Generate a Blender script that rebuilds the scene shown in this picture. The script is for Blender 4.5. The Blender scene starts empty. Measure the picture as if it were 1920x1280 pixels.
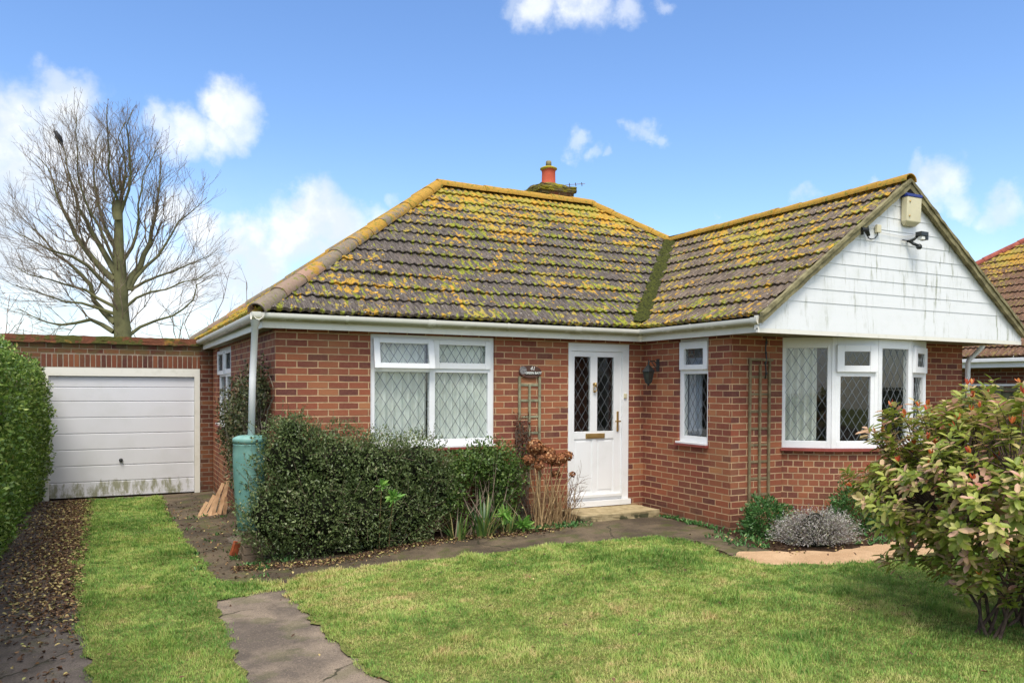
import bpy, bmesh, math, random
import numpy as np
from mathutils import Vector, Matrix
random.seed(7); RNG=np.random.default_rng(7)
PI=math.pi
C=bpy.context.scene.collection
scene=bpy.context.scene
# ------------------------------------------------------------------ camera
yaw,pitch,roll=.472,-.016,.005
fwd=Vector((math.sin(yaw)*math.cos(pitch),math.cos(yaw)*math.cos(pitch),math.sin(pitch)))
rt=Vector((math.cos(yaw),-math.sin(yaw),0)); up=rt.cross(fwd)
r2=rt*math.cos(roll)+up*math.sin(roll); u2=-rt*math.sin(roll)+up*math.cos(roll)
cd=bpy.data.cameras.new('camera'); cam=bpy.data.objects.new('camera',cd); C.objects.link(cam)
M4=Matrix((( r2.x,u2.x,-fwd.x,-1.569),(r2.y,u2.y,-fwd.y,-8.574),(r2.z,u2.z,-fwd.z,1.53),(0,0,0,1)))
cam.matrix_world=M4
cd.sensor_width=36; cd.lens=27.785; cd.shift_y=.0567; cd.clip_end=2000; cd.clip_start=.05
scene.camera=cam
# ------------------------------------------------------------------ light
SUN_EL,SUN_AZ=math.radians(60),math.radians(208)      # azimuth clockwise from +Y
w=bpy.data.worlds.new('World'); scene.world=w; w.use_nodes=True
nt=w.node_tree; nt.nodes.clear()
def N(t,ty,**k):
    n=t.nodes.new(ty)
    for a,b in k.items(): setattr(n,a,b)
    return n
def setin(t,n,i,v):
    if v is None: return
    if hasattr(v,'links') or isinstance(v,bpy.types.NodeSocket): t.links.new(v,n.inputs[i])
    else:
        try: n.inputs[i].default_value=v
        except Exception: n.inputs[i].default_value=tuple(v)+(1,) if len(v)==3 else v
def mth(t,op,a,b=None,c=None,clamp=False):
    n=N(t,'ShaderNodeMath',operation=op,use_clamp=clamp)
    setin(t,n,0,a); setin(t,n,1,b); setin(t,n,2,c); return n.outputs[0]
def mixc(t,f,a,b,bt='MIX'):
    n=N(t,'ShaderNodeMix',data_type='RGBA',blend_type=bt,clamp_factor=True)
    setin(t,n,0,f)
    for i,v in ((6,a),(7,b)):
        if isinstance(v,bpy.types.NodeSocket): t.links.new(v,n.inputs[i])
        else: n.inputs[i].default_value=(v[0],v[1],v[2],1)
    return n.outputs[2]
def noise(t,vec,scale,detail=4,rough=.55,dist=0,out=0):
    n=N(t,'ShaderNodeTexNoise'); setin(t,n,'Vector',vec); n.inputs['Scale'].default_value=scale
    n.inputs['Detail'].default_value=detail; n.inputs['Roughness'].default_value=rough; n.inputs['Distortion'].default_value=dist
    return n.outputs[out]
def mrange(t,v,a,b,c=0,d=1,smooth=True):
    n=N(t,'ShaderNodeMapRange',interpolation_type='SMOOTHSTEP' if smooth else 'LINEAR')
    setin(t,n,0,v)
    for i,x in zip((1,2,3,4),(a,b,c,d)): setin(t,n,i,x)
    return n.outputs[0]
def ramp(t,f,stops,interp='LINEAR'):
    n=N(t,'ShaderNodeValToRGB'); n.color_ramp.interpolation=interp; e=n.color_ramp.elements
    while len(e)<len(stops): e.new(.5)
    for q,(p,c) in zip(e,stops): q.position=p; q.color=(c[0],c[1],c[2],1)
    setin(t,n,0,f); return n.outputs[0]
def vmath(t,op,a,b=None,out=0):
    n=N(t,'ShaderNodeVectorMath',operation=op); setin(t,n,0,a); setin(t,n,1,b); return n.outputs[out]
sky=N(nt,'ShaderNodeTexSky',sky_type='NISHITA'); sky.sun_disc=False
sky.sun_elevation=SUN_EL; sky.sun_rotation=SUN_AZ; sky.air_density=1.0; sky.dust_density=.6; sky.ozone_density=2.2
hs=N(nt,'ShaderNodeHueSaturation'); hs.inputs['Hue'].default_value=.506; hs.inputs['Saturation'].default_value=1.16; hs.inputs['Value'].default_value=1.13
nt.links.new(sky.outputs[0],hs.inputs['Color'])
tc=N(nt,'ShaderNodeTexCoord'); D=vmath(nt,'NORMALIZE',tc.outputs['Generated'])
wv=noise(nt,D,13,8,.6,out=1); wv=vmath(nt,'SUBTRACT',wv,(.5,.5,.5))
sc=N(nt,'ShaderNodeVectorMath',operation='SCALE'); nt.links.new(wv,sc.inputs[0]); sc.inputs['Scale'].default_value=.095
DW=vmath(nt,'ADD',D,sc.outputs[0])
CL=[(-0.036,0.950,0.310,0.025),(-0.035,0.956,0.292,0.035),(-0.056,0.962,0.268,0.043),(-0.084,0.964,0.252,0.039),(-0.112,0.966,0.234,0.062),(-0.026,0.965,0.261,0.039),(-0.071,0.972,0.224,0.054),(-0.109,0.976,0.188,0.062),(-0.047,0.979,0.201,0.047),(0.122,0.942,0.313,0.035),(0.131,0.946,0.297,0.029),(0.106,0.953,0.284,0.029),(0.076,0.956,0.284,0.029),(0.049,0.958,0.284,0.023),(0.226,0.950,0.216,0.033),(0.233,0.953,0.195,0.043),(0.197,0.964,0.181,0.047),(0.150,0.974,0.172,0.035),(0.109,0.980,0.169,0.031),(0.074,0.978,0.196,0.031),(0.168,0.975,0.142,0.054),(0.127,0.984,0.127,0.047),(0.081,0.990,0.113,0.054),(0.020,0.995,0.097,0.062),(0.307,0.924,0.228,0.014),(0.281,0.938,0.200,0.022),(0.252,0.951,0.177,0.031),(0.432,0.791,0.434,0.029),(0.404,0.804,0.437,0.016),(0.475,0.763,0.438,0.035),(0.514,0.741,0.432,0.020),(0.549,0.716,0.431,0.012),(0.503,0.813,0.293,0.016),(0.515,0.808,0.284,0.012),(0.532,0.800,0.278,0.008),(0.561,0.769,0.307,0.017),(0.574,0.764,0.294,0.011),(0.715,0.661,0.227,0.016),(0.761,0.605,0.234,0.008),(0.789,0.564,0.243,0.016),(0.803,0.554,0.222,0.028),(0.814,0.546,0.201,0.020),(0.800,0.567,0.198,0.016),(0.839,0.509,0.192,0.023),(0.832,0.522,0.187,0.019),(0.661,0.724,0.200,0.009),(-0.073,0.989,0.126,0.062),(-0.027,0.990,0.141,0.047)]
acc=None
for (x,y,z,r) in CL:
    d=vmath(nt,'DISTANCE',DW,(x,y,z),out=1)
    m=mrange(nt,d,r*1.28,r*.35,0,min(1,.35+.65*max(0,(r-.014)/.02)))
    acc=m if acc is None else mth(nt,'MAXIMUM',acc,m)
sepd=N(nt,'ShaderNodeSeparateXYZ'); nt.links.new(D,sepd.inputs[0])
# unseen cloud added behind camera for soft light, and thin veil towards the horizon
n2=noise(nt,D,2.6,6,.6)
back=mth(nt,'MULTIPLY',mth(nt,'MULTIPLY',mrange(nt,sepd.outputs[1],.1,-.35),mrange(nt,n2,.38,.6)),mrange(nt,sepd.outputs[2],.0,.55,.25,1))
n3=noise(nt,D,26,5,.6)
vis=mth(nt,'MULTIPLY',acc,mrange(nt,n3,.2,.6,.66,1.0))
leftv=mth(nt,'MULTIPLY',mrange(nt,sepd.outputs[0],.5,-.3),mrange(nt,sepd.outputs[2],.30,.0,0,.75))
veil=mth(nt,'MAXIMUM',mrange(nt,sepd.outputs[2],.22,0,0,.35),leftv)
cl=mth(nt,'MAXIMUM',mth(nt,'MAXIMUM',vis,back),veil)
cshade=noise(nt,D,14,5,.6)
zen=mth(nt,'MULTIPLY',mrange(nt,sepd.outputs[2],.50,.72),mrange(nt,n2,.36,.55,.35,1))  # unseen overhead cloud, added to soften and neutralise the light
back=mth(nt,'MAXIMUM',back,zen); cl=mth(nt,'MAXIMUM',cl,zen)
ccol=mixc(nt,mrange(nt,cshade,.38,.62),(4.0,4.4,4.9),(5.5,5.6,5.7))
ccol=mixc(nt,back,ccol,(8.4,8.1,7.7))
skyc=mixc(nt,cl,hs.outputs[0],ccol)
bg=N(nt,'ShaderNodeBackground'); nt.links.new(skyc,bg.inputs[0]); bg.inputs[1].default_value=.12
wo=N(nt,'ShaderNodeOutputWorld'); nt.links.new(bg.outputs[0],wo.inputs[0])
sl=bpy.data.lights.new('sun','SUN'); sl.energy=2.0; sl.angle=math.radians(26); sl.color=(1,.94,.84)
so=bpy.data.objects.new('sun',sl); C.objects.link(so)
sd=Vector((math.sin(SUN_AZ)*math.cos(SUN_EL),math.cos(SUN_AZ)*math.cos(SUN_EL),math.sin(SUN_EL)))
so.rotation_euler=sd.to_track_quat('Z','Y').to_euler(); so.location=sd*50
vs=scene.view_settings; vs.view_transform='Standard'; vs.look='None'; vs.exposure=.82; vs.gamma=1
# ------------------------------------------------------------------ mesh helpers
def newobj(name,me,mats,parent=None):
    o=bpy.data.objects.new(name,me); C.objects.link(o)
    for m in (mats if isinstance(mats,(list,tuple)) else [mats]): me.materials.append(m)
    if parent: o.parent=parent
    return o
def obj(name,bm,mats,parent=None,smooth=False,recalc=True):
    if recalc: bmesh.ops.recalc_face_normals(bm,faces=bm.faces)
    me=bpy.data.meshes.new(name); bm.to_mesh(me); bm.free()
    if smooth: me.polygons.foreach_set('use_smooth',[True]*len(me.polygons))
    return newobj(name,me,mats,parent)
def npmesh(name,V,F,mats,parent=None,uv=None,smooth=False,midx=None):
    V=np.asarray(V,np.float32); F=np.asarray(F,np.int32); k=F.shape[1]
    me=bpy.data.meshes.new(name); me.vertices.add(len(V)); me.vertices.foreach_set('co',V.ravel())
    me.loops.add(F.size); me.loops.foreach_set('vertex_index',F.ravel())
    me.polygons.add(len(F)); me.polygons.foreach_set('loop_start',np.arange(0,F.size,k,dtype=np.int32))
    me.polygons.foreach_set('loop_total',np.full(len(F),k,np.int32))
    if smooth: me.polygons.foreach_set('use_smooth',np.ones(len(F),bool))
    if midx is not None: me.polygons.foreach_set('material_index',np.asarray(midx,np.int32))
    if uv is not None:
        l=me.uv_layers.new(name='UVMap'); l.data.foreach_set('uv',np.asarray(uv,np.float32)[F.ravel()].ravel())
    me.update(); me.validate()
    return newobj(name,me,mats,parent)
def empty(name,loc,label=None,cat=None,group=None):
    o=bpy.data.objects.new(name,None); C.objects.link(o); o.location=loc; o.empty_display_size=.2
    if label: tag(o,label,cat,group)
    return o
def tag(o,label=None,cat=None,group=None,kind=None):
    if label: o['label']=label
    if cat: o['category']=cat
    if group: o['group']=group
    if kind: o['kind']=kind
    return o
def keep(o,parent):           # parent an object built in world coordinates
    o.parent=parent; o.matrix_parent_inverse=Matrix.Translation(-parent.location); return o
def box(bm,x0,x1,y0,y1,z0,z1,mi=0):
    v=[bm.verts.new(p) for p in ((x0,y0,z0),(x1,y0,z0),(x1,y1,z0),(x0,y1,z0),(x0,y0,z1),(x1,y0,z1),(x1,y1,z1),(x0,y1,z1))]
    for f in ((0,3,2,1),(4,5,6,7),(0,1,5,4),(1,2,6,5),(2,3,7,6),(3,0,4,7)):
        bm.faces.new([v[i] for i in f]).material_index=mi
class Loc:                     # local frame on a wall: u along, z up, d outwards
    def __init__(s,o,du,n): s.o=Vector(o); s.du=Vector(du).normalized(); s.n=Vector(n).normalized()
    def P(s,u,z,d): return s.o+s.du*u+s.n*d+Vector((0,0,z))
    def box(s,bm,u0,u1,z0,z1,d0,d1,mi=0):
        v=[bm.verts.new(s.P(*p)) for p in ((u0,z0,d0),(u1,z0,d0),(u1,z0,d1),(u0,z0,d1),(u0,z1,d0),(u1,z1,d0),(u1,z1,d1),(u0,z1,d1))]
        fs=[]
        for f in ((0,3,2,1),(4,5,6,7),(0,1,5,4),(1,2,6,5),(2,3,7,6),(3,0,4,7)):
            q=bm.faces.new([v[i] for i in f]); q.material_index=mi; fs.append(q)
        return v
    def frame(s,bm,u0,u1,z0,z1,bl,br,bb,bt,d0,d1,mi=0):
        s.box(bm,u0,u0+bl,z0,z1,d0,d1,mi); s.box(bm,u1-br,u1,z0,z1,d0,d1,mi)
        s.box(bm,u0+bl,u1-br,z0,z0+bb,d0,d1,mi); s.box(bm,u0+bl,u1-br,z1-bt,z1,d0,d1,mi)
def bev(o,w=.004,seg=2):
    m=o.modifiers.new('bevel','BEVEL'); m.width=w; m.segments=seg; m.limit_method='ANGLE'; m.angle_limit=.6; return o
class Tubes:
    def __init__(s): s.V=[];s.F=[];s.n=0
    def add(s,P,R,sides=5):
        P=np.asarray(P,float); R=np.broadcast_to(np.asarray(R,float),(len(P),)); k=len(P)
        T=np.gradient(P,axis=0); T/=np.linalg.norm(T,axis=1)[:,None]+1e-9
        a=np.array([0,0,1.]) if abs(T[0][2])<.9 else np.array([1.,0,0])
        X=np.cross(T,a); X/=np.linalg.norm(X,axis=1)[:,None]+1e-9; Y=np.cross(T,X)
        an=np.arange(sides)*2*PI/sides
        ring=P[:,None,:]+R[:,None,None]*(np.cos(an)[None,:,None]*X[:,None,:]+np.sin(an)[None,:,None]*Y[:,None,:])
        s.V.append(ring.reshape(-1,3))
        i=np.arange(k-1)[:,None]*sides; j=np.arange(sides)[None,:]; j2=(j+1)%sides
        s.F.append(np.stack([i+j,i+j2,i+sides+j2,i+sides+j],-1).reshape(-1,4)+s.n)
        # caps as degenerate-free quads only for thick tubes
        if sides>=6:
            for base,P0 in ((0,P[0]),((k-1)*sides,P[-1])):
                s.V.append(P0[None,:]); c=s.n+k*sides+(1 if base else 0)
                idx=np.arange(sides)
                s.F.append(np.stack([s.n+base+idx,s.n+base+(idx+1)%sides,np.full(sides,c),np.full(sides,c)],-1))
            s.n+=2
        s.n+=k*sides
    def build(s,name,mat,parent=None,smooth=True):
        F=np.concatenate(s.F); 
        tri=F[:,2]==F[:,3]
        V=np.concatenate(s.V)
        if tri.any():
            me=bpy.data.meshes.new(name)
            me.from_pydata(V.tolist(),[],[f[:3].tolist() if t else f.tolist() for f,t in zip(F,tri)]); me.update()
            if smooth: me.polygons.foreach_set('use_smooth',[True]*len(me.polygons))
            return newobj(name,me,mat,parent)
        return npmesh(name,V,F,mat,parent,smooth=smooth)
def unit(v): return v/(np.linalg.norm(v,axis=-1,keepdims=True)+1e-9)
def leaves(P,D,Nn,L,W,fold=.25,curl=.15):
    """6-point leaves: base,r1,r2,tip,l2,l1 ; two quads each, one island per leaf"""
    D=unit(D); S=unit(np.cross(D,Nn)); Nn=np.cross(S,D); L=np.asarray(L)[:,None]; W=np.asarray(W)[:,None]
    def q(t,s,h): return P+D*L*t+S*W*s+Nn*(h*W-curl*L*t*t)
    V=np.stack([q(0,0,0),q(.34,.46,fold),q(.76,.42,fold),q(1,0,0),q(.76,-.42,fold),q(.34,-.46,fold)],1).reshape(-1,3)
    b=np.arange(len(P))[:,None]*6
    F=np.concatenate([b+[0,1,2,3],b+[0,3,4,5]])
    return V,F
def quadleaf(P,D,Nn,L,W):
    D=unit(D); S=unit(np.cross(D,Nn)); Nn=np.cross(S,D); L=np.asarray(L)[:,None]; W=np.asarray(W)[:,None]
    V=np.stack([P,P+D*L*.45+S*W*.5+Nn*W*.2,P+D*L,P+D*L*.45-S*W*.5+Nn*W*.2],1).reshape(-1,3)
    b=np.arange(len(P))[:,None]*4
    return V,b+[0,1,2,3]
def rdir(n,zb=0):
    v=RNG.normal(size=(n,3)); v[:,2]+=zb; return unit(v)
# ------------------------------------------------------------------ materials
def mat(name,rough=.6,spec=.3):
    m=bpy.data.materials.new(name); m.use_nodes=True; t=m.node_tree; b=t.nodes['Principled BSDF']
    b.inputs['Roughness'].default_value=rough; b.inputs['Specular IOR Level'].default_value=spec
    return m,t,b
def bump(t,b,h,strength=.4,dist=.01):
    n=N(t,'ShaderNodeBump'); n.inputs['Strength'].default_value=strength; n.inputs['Distance'].default_value=dist
    t.links.new(h,n.inputs['Height']); t.links.new(n.outputs[0],b.inputs['Normal'])
def opos(t):
    return N(t,'ShaderNodeNewGeometry').outputs['Position']
def plain(name,col,rough=.6,spec=.3,var=.12,scale=8,metal=0,bmp=0):
    m,t,b=mat(name,rough,spec); p=opos(t)
    c2=tuple(x*(1-var*2) for x in col)
    t.links.new(mixc(t,mrange(t,noise(t,p,scale,5),.3,.7),c2,col),b.inputs['Base Color'])
    b.inputs['Metallic'].default_value=metal
    if bmp: bump(t,b,noise(t,p,scale*12,4),bmp,.005)
    return m
def brickmat(name,w=.225,h=.075,dark=1.0,mort=(.62,.41,.24),green=0,stops=None,moss=0):
    m,t,b=mat(name,.85,.2); uv=N(t,'ShaderNodeUVMap').outputs[0]
    wob=noise(t,uv,18,2,out=1); wob=vmath(t,'SUBTRACT',wob,(.5,.5,.5)); s=N(t,'ShaderNodeVectorMath',operation='SCALE'); t.links.new(wob,s.inputs[0]); s.inputs['Scale'].default_value=.005
    uvw=vmath(t,'ADD',uv,s.outputs[0])
    br=N(t,'ShaderNodeTexBrick'); t.links.new(uvw,br.inputs['Vector']); br.offset=.5; br.squash=1
    for k,v in dict(Scale=1,**{'Mortar Size':.0072,'Mortar Smooth':.25,'Bias':0,'Brick Width':w,'Row Height':h}).items(): br.inputs[k].default_value=v
    br.inputs['Color1'].default_value=(0,0,0,1); br.inputs['Color2'].default_value=(1,1,1,1); br.inputs['Mortar'].default_value=(.5,.5,.5,1)
    p=opos(t)
    stops=stops or [(0,(.14,.052,.044)),(.10,(.17,.058,.045)),(.22,(.25,.076,.050)),(.36,(.20,.062,.045)),(.52,(.34,.112,.058)),(.66,(.27,.080,.050)),(.8,(.38,.135,.065)),(.92,(.31,.09,.053)),(1,(.45,.20,.09))]
    col=ramp(t,br.outputs['Color'],[(a,tuple(x*dark for x in c)) for a,c in stops])
    n1=noise(t,p,30,5,.65); col=mixc(t,mrange(t,n1,.4,.75,0,.35),col,(.34*dark,.15*dark,.08*dark))
    n1b=noise(t,p,90,3,.6); col=mixc(t,mrange(t,n1b,.5,.8,0,.4),col,(.10,.045,.035))
    n2=noise(t,p,1.1,4,.6); col=mixc(t,mrange(t,n2,.45,.75,0,.30),col,(.42*dark,.24*dark,.11*dark))
    mo=mixc(t,mrange(t,noise(t,p,6,5),.35,.7),tuple(x*.70 for x in mort),mort)
    col=mixc(t,br.outputs['Fac'],col,mo)
    sp=N(t,'ShaderNodeSeparateXYZ'); t.links.new(p,sp.inputs[0])
    # damp grime just above the soil
    g=mth(t,'MULTIPLY',mrange(t,sp.outputs[2],.15,-.2),mrange(t,noise(t,p,5,4),.35,.65))
    col=mixc(t,mth(t,'MULTIPLY',g,.7),col,(.07,.055,.035))
    if moss:
        g=mth(t,'MULTIPLY',mrange(t,sp.outputs[2],1.75,2.25),mrange(t,noise(t,p,7,5),.36,.62)); col=mixc(t,mth(t,'MULTIPLY',g,moss),col,(.12,.12,.045))
    t.links.new(col,b.inputs['Base Color'])
    hgt=mth(t,'ADD',mth(t,'MULTIPLY',br.outputs['Fac'],-1.0),mth(t,'MULTIPLY',noise(t,p,70,4,.7),.5))
    bump(t,b,hgt,1.0,.009)
    return m
M={}
M['brick']=brickmat('brick',dark=.93)
M['bay_brick']=brickmat('bay_brick',w=.116,dark=.93)
M['garage_brick']=brickmat('garage_brick',dark=.5,mort=(.33,.25,.18),moss=.75)
M['soldier']=brickmat('soldier_brick',w=.15,h=.075,dark=.6,mort=(.42,.35,.27),moss=.4)
def upvc(name='upvc',col=(.82,.83,.84),dirt=.25,green=0):
    m,t,b=mat(name,.32,.5); p=opos(t)
    c=mixc(t,mrange(t,noise(t,p,3,5,.65),.45,.8,0,dirt),col,(.50,.52,.45))
    if green:
        sv=N(t,'ShaderNodeMapping'); sv.inputs['Scale'].default_value=(9,9,.9); t.links.new(p,sv.inputs[0])
        st=mth(t,'MULTIPLY',mrange(t,noise(t,sv.outputs[0],1.8,6,.75),.52,.72),mrange(t,noise(t,p,1.6,3),.40,.60))
        c=mixc(t,mth(t,'MULTIPLY',st,green),c,(.26,.27,.17))
    t.links.new(c,b.inputs['Base Color']); bump(t,b,noise(t,p,14,3),.05,.01)
    return m
M['upvc']=upvc(); M['upvc_clad']=upvc('upvc_clad',(.74,.75,.75),.35,1.0); M['upvc_gutter']=upvc('upvc_gutter',(.80,.78,.70),.4,.4)
def fascia_mat():
    m,t,b=mat('fascia',.4,.4); p=opos(t)
    c=mixc(t,mrange(t,noise(t,p,9,4),.5,.8,0,.4),(.76,.74,.66),(.50,.49,.38)); t.links.new(c,b.inputs['Base Color']); return m
M['fascia']=fascia_mat()
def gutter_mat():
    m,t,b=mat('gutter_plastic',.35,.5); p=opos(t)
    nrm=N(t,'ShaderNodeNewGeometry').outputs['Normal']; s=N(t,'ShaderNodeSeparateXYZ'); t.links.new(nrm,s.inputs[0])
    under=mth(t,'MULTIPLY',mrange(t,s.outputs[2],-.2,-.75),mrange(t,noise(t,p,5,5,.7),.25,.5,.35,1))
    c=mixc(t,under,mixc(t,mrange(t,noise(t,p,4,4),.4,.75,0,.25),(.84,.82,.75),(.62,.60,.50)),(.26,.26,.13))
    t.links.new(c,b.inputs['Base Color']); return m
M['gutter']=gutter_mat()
M['soffit']=plain('soffit',(.24,.22,.14),.8,var=.15)
M['plaster']=plain('plaster',(.30,.28,.25),.9)
M['redsill']=plain('red_sill',(.30,.07,.055),.5)
M['brass']=plain('brass',(.62,.42,.16),.3,.5,metal=.8)
M['black']=plain('black_metal',(.018,.022,.022),.35,.5)
M['lead']=plain('lead_strip',(.20,.22,.24),.35,.5,metal=.5)
M['cream']=plain('cream_plastic',(.66,.60,.40),.45,.4,var=.05)
M['blue']=plain('blue_plastic',(.03,.05,.25),.4)
M['palewood']=plain('weathered_wood',(.27,.21,.12),.85,.2,.2,14,bmp=.3)
M['greenwood']=plain('green_weathered_wood',(.33,.32,.21),.85,.2,.2,14,bmp=.3)
M['stone']=None
def glass():
    m,t,b=mat('glass'); t.nodes.remove(b); o=[n for n in t.nodes if n.type=='OUTPUT_MATERIAL'][0]
    tr=N(t,'ShaderNodeBsdfTransparent'); tr.inputs[0].default_value=(.96,.98,.97,1)
    gl=N(t,'ShaderNodeBsdfGlossy'); gl.inputs['Roughness'].default_value=.02; gl.inputs[0].default_value=(1,1,1,1)
    fr=N(t,'ShaderNodeFresnel'); fr.inputs[0].default_value=1.7
    bp=N(t,'ShaderNodeBump'); bp.inputs['Strength'].default_value=.08; t.links.new(noise(t,opos(t),3,2),bp.inputs['Height'])
    t.links.new(bp.outputs[0],gl.inputs['Normal'])
    mx=N(t,'ShaderNodeMixShader'); gf_=mth(t,'MULTIPLY',fr.outputs[0],mth(t,'SUBTRACT',1,N(t,'ShaderNodeNewGeometry').outputs['Backfacing'])); t.links.new(gf_,mx.inputs[0]); t.links.new(tr.outputs[0],mx.inputs[1]); t.links.new(gl.outputs[0],mx.inputs[2])
    t.links.new(mx.outputs[0],o.inputs[0]); return m
M['glass']=glass()
def curtain_mat(name,c):
    m,t,b=mat(name,.9,.1); p=opos(t)
    t.links.new(mixc(t,mrange(t,noise(t,p,4,4),.3,.7),tuple(x*.85 for x in c),c),b.inputs['Base Color'])
    o=[n for n in t.nodes if n.type=='OUTPUT_MATERIAL'][0]; tl=N(t,'ShaderNodeBsdfTranslucent'); tl.inputs[0].default_value=(*c,1); mx=N(t,'ShaderNodeMixShader'); mx.inputs[0].default_value=.2; t.links.new(b.outputs[0],mx.inputs[1]); t.links.new(tl.outputs[0],mx.inputs[2]); t.links.new(mx.outputs[0],o.inputs[0])
    return m
M['net']=curtain_mat('net_curtain',(.90,.92,.88)); M['cream_curtain']=curtain_mat('cream_curtain',(.85,.86,.80)); M['blue_curtain']=curtain_mat('pale_blue_curtain',(.42,.46,.56))
def tilemat(name,base,base2,lich=1.0,moss=1.0,bias=0,pink=0):
    m,t,b=mat(name,.9,.15); uv=N(t,'ShaderNodeUVMap').outputs[0]; p=opos(t)
    s=N(t,'ShaderNodeSeparateXYZ'); t.links.new(uv,s.inputs[0]); u,v=s.outputs[0],s.outputs[1]
    sp=N(t,'ShaderNodeSeparateXYZ'); t.links.new(p,sp.inputs[0])
    row=mth(t,'FLOOR',mth(t,'DIVIDE',v,.3103)); tu=mth(t,'FLOOR',mth(t,'DIVIDE',mth(t,'ADD',u,mth(t,'MULTIPLY',row,.11)),.33))
    cb=N(t,'ShaderNodeCombineXYZ'); t.links.new(row,cb.inputs[0]); t.links.new(tu,cb.inputs[1])
    wn=N(t,'ShaderNodeTexWhiteNoise'); t.links.new(cb.outputs[0],wn.inputs[0]); rnd=wn.outputs[0]
    col=mixc(t,rnd,base,base2)
    col=mixc(t,mrange(t,rnd,.9,.93,0,pink),col,(.30,.19,.14))
    col=mixc(t,mrange(t,noise(t,p,60,4,.7),.4,.65,0,.65),col,tuple(x*.42 for x in base)); col=mixc(t,mrange(t,noise(t,p,45,5,.7),.56,.68,0,.6),col,tuple(x*1.7 for x in base2))
    rp=mth(t,'FRACT',mth(t,'DIVIDE',u,.11))                       # roll phase; trough at 0
    tr=mth(t,'ABSOLUTE',mth(t,'SUBTRACT',rp,.5))                   # .5 at trough
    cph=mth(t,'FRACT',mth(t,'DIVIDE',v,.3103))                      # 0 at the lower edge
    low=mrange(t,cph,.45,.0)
    col=mixc(t,mrange(t,cph,.86,.96,0,.85),col,(.016,.014,.011))  # overlap shade and gap dirt painted as a dark line per course
    sk=N(t,'ShaderNodeMapping'); sk.inputs['Scale'].default_value=(1,.13,1); t.links.new(uv,sk.inputs[0])
    st=noise(t,sk.outputs[0],48,4,.7); col=mixc(t,mrange(t,st,.35,.68),tuple(x*.55 for x in base),mixc(t,.55,col,tuple(min(1,x*1.35) for x in base2)))
    # lichen: orange blotches on the rolls, almost continuous near the ridge
    mpl=N(t,'ShaderNodeMapping'); mpl.inputs['Scale'].default_value=(1,.62,1); t.links.new(uv,mpl.inputs[0])
    A=noise(t,mpl.outputs[0],15,4,.62); RG=noise(t,p,.95,3,.55); RG2=noise(t,p,3.1,3,.5)
    hgt=mrange(t,sp.outputs[2],3.5,4.65,0,.21,False)
    lf=mth(t,'ADD',mth(t,'ADD',A,mth(t,'MULTIPLY',mth(t,'SUBTRACT',RG,.5),.50)),mth(t,'ADD',mth(t,'MULTIPLY',mth(t,'SUBTRACT',RG2,.5),.35),hgt))
    lf=mth(t,'ADD',lf,mth(t,'ADD',mth(t,'MULTIPLY',low,.03),mth(t,'MULTIPLY',mrange(t,tr,.1,.4),-.03)))
    lm=mrange(t,lf,.580-bias*1.3,.625-bias*1.3,0,.95*lich)
    lc=mixc(t,mrange(t,noise(t,p,26,4),.35,.65),(.30,.19,.035),(.56,.31,.035))
    lc=mixc(t,mrange(t,noise(t,p,2.3,3),.45,.6),lc,(.34,.27,.05))
    col=mixc(t,lm,col,lc)
    # moss: vivid streaks running down the troughs
    mps=N(t,'ShaderNodeMapping'); mps.inputs['Scale'].default_value=(1,.27,1); mps.inputs['Location'].default_value=(3.3,1.7,0); t.links.new(uv,mps.inputs[0])
    B=noise(t,mps.outputs[0],17,3,.6); MR=noise(t,p,1.4,3,.55)
    mf=mth(t,'ADD',mth(t,'ADD',B,mth(t,'MULTIPLY',mth(t,'SUBTRACT',MR,.5),.45)),mth(t,'ADD',mth(t,'MULTIPLY',mrange(t,tr,.12,.45),.13),mth(t,'MULTIPLY',low,.05)))
    mm=mrange(t,mf,.655,.70,0,.95*moss)
    mc=mixc(t,mrange(t,noise(t,p,34,3),.35,.65),(.10,.11,.014),(.27,.29,.035))
    col=mixc(t,mm,col,mc)
    # pale crustose spots
    wsp=mrange(t,noise(t,p,44,3,.5),.66,.72); col=mixc(t,wsp,col,(.50,.48,.42))
    t.links.new(col,b.inputs['Base Color'])
    bump(t,b,mth(t,'ADD',mth(t,'MULTIPLY',mth(t,'MAXIMUM',mm,lm),.8),noise(t,p,80,4,.7)),.6,.008)
    return m
M['tile']=tilemat('concrete_tile',(.095,.080,.072),(.150,.128,.115),pink=.25)
M['tile_wing']=tilemat('concrete_tile_brown',(.13,.10,.08),(.20,.155,.12),lich=1,moss=.9,bias=.022)
M['tile_left']=tilemat('mossy_tile',(.17,.15,.10),(.22,.18,.12),lich=1,moss=1,bias=.16)
M['tile_red']=tilemat('neighbour_tile',(.15,.085,.055),(.20,.115,.075),lich=.8,moss=.3,bias=-.05)
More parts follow.
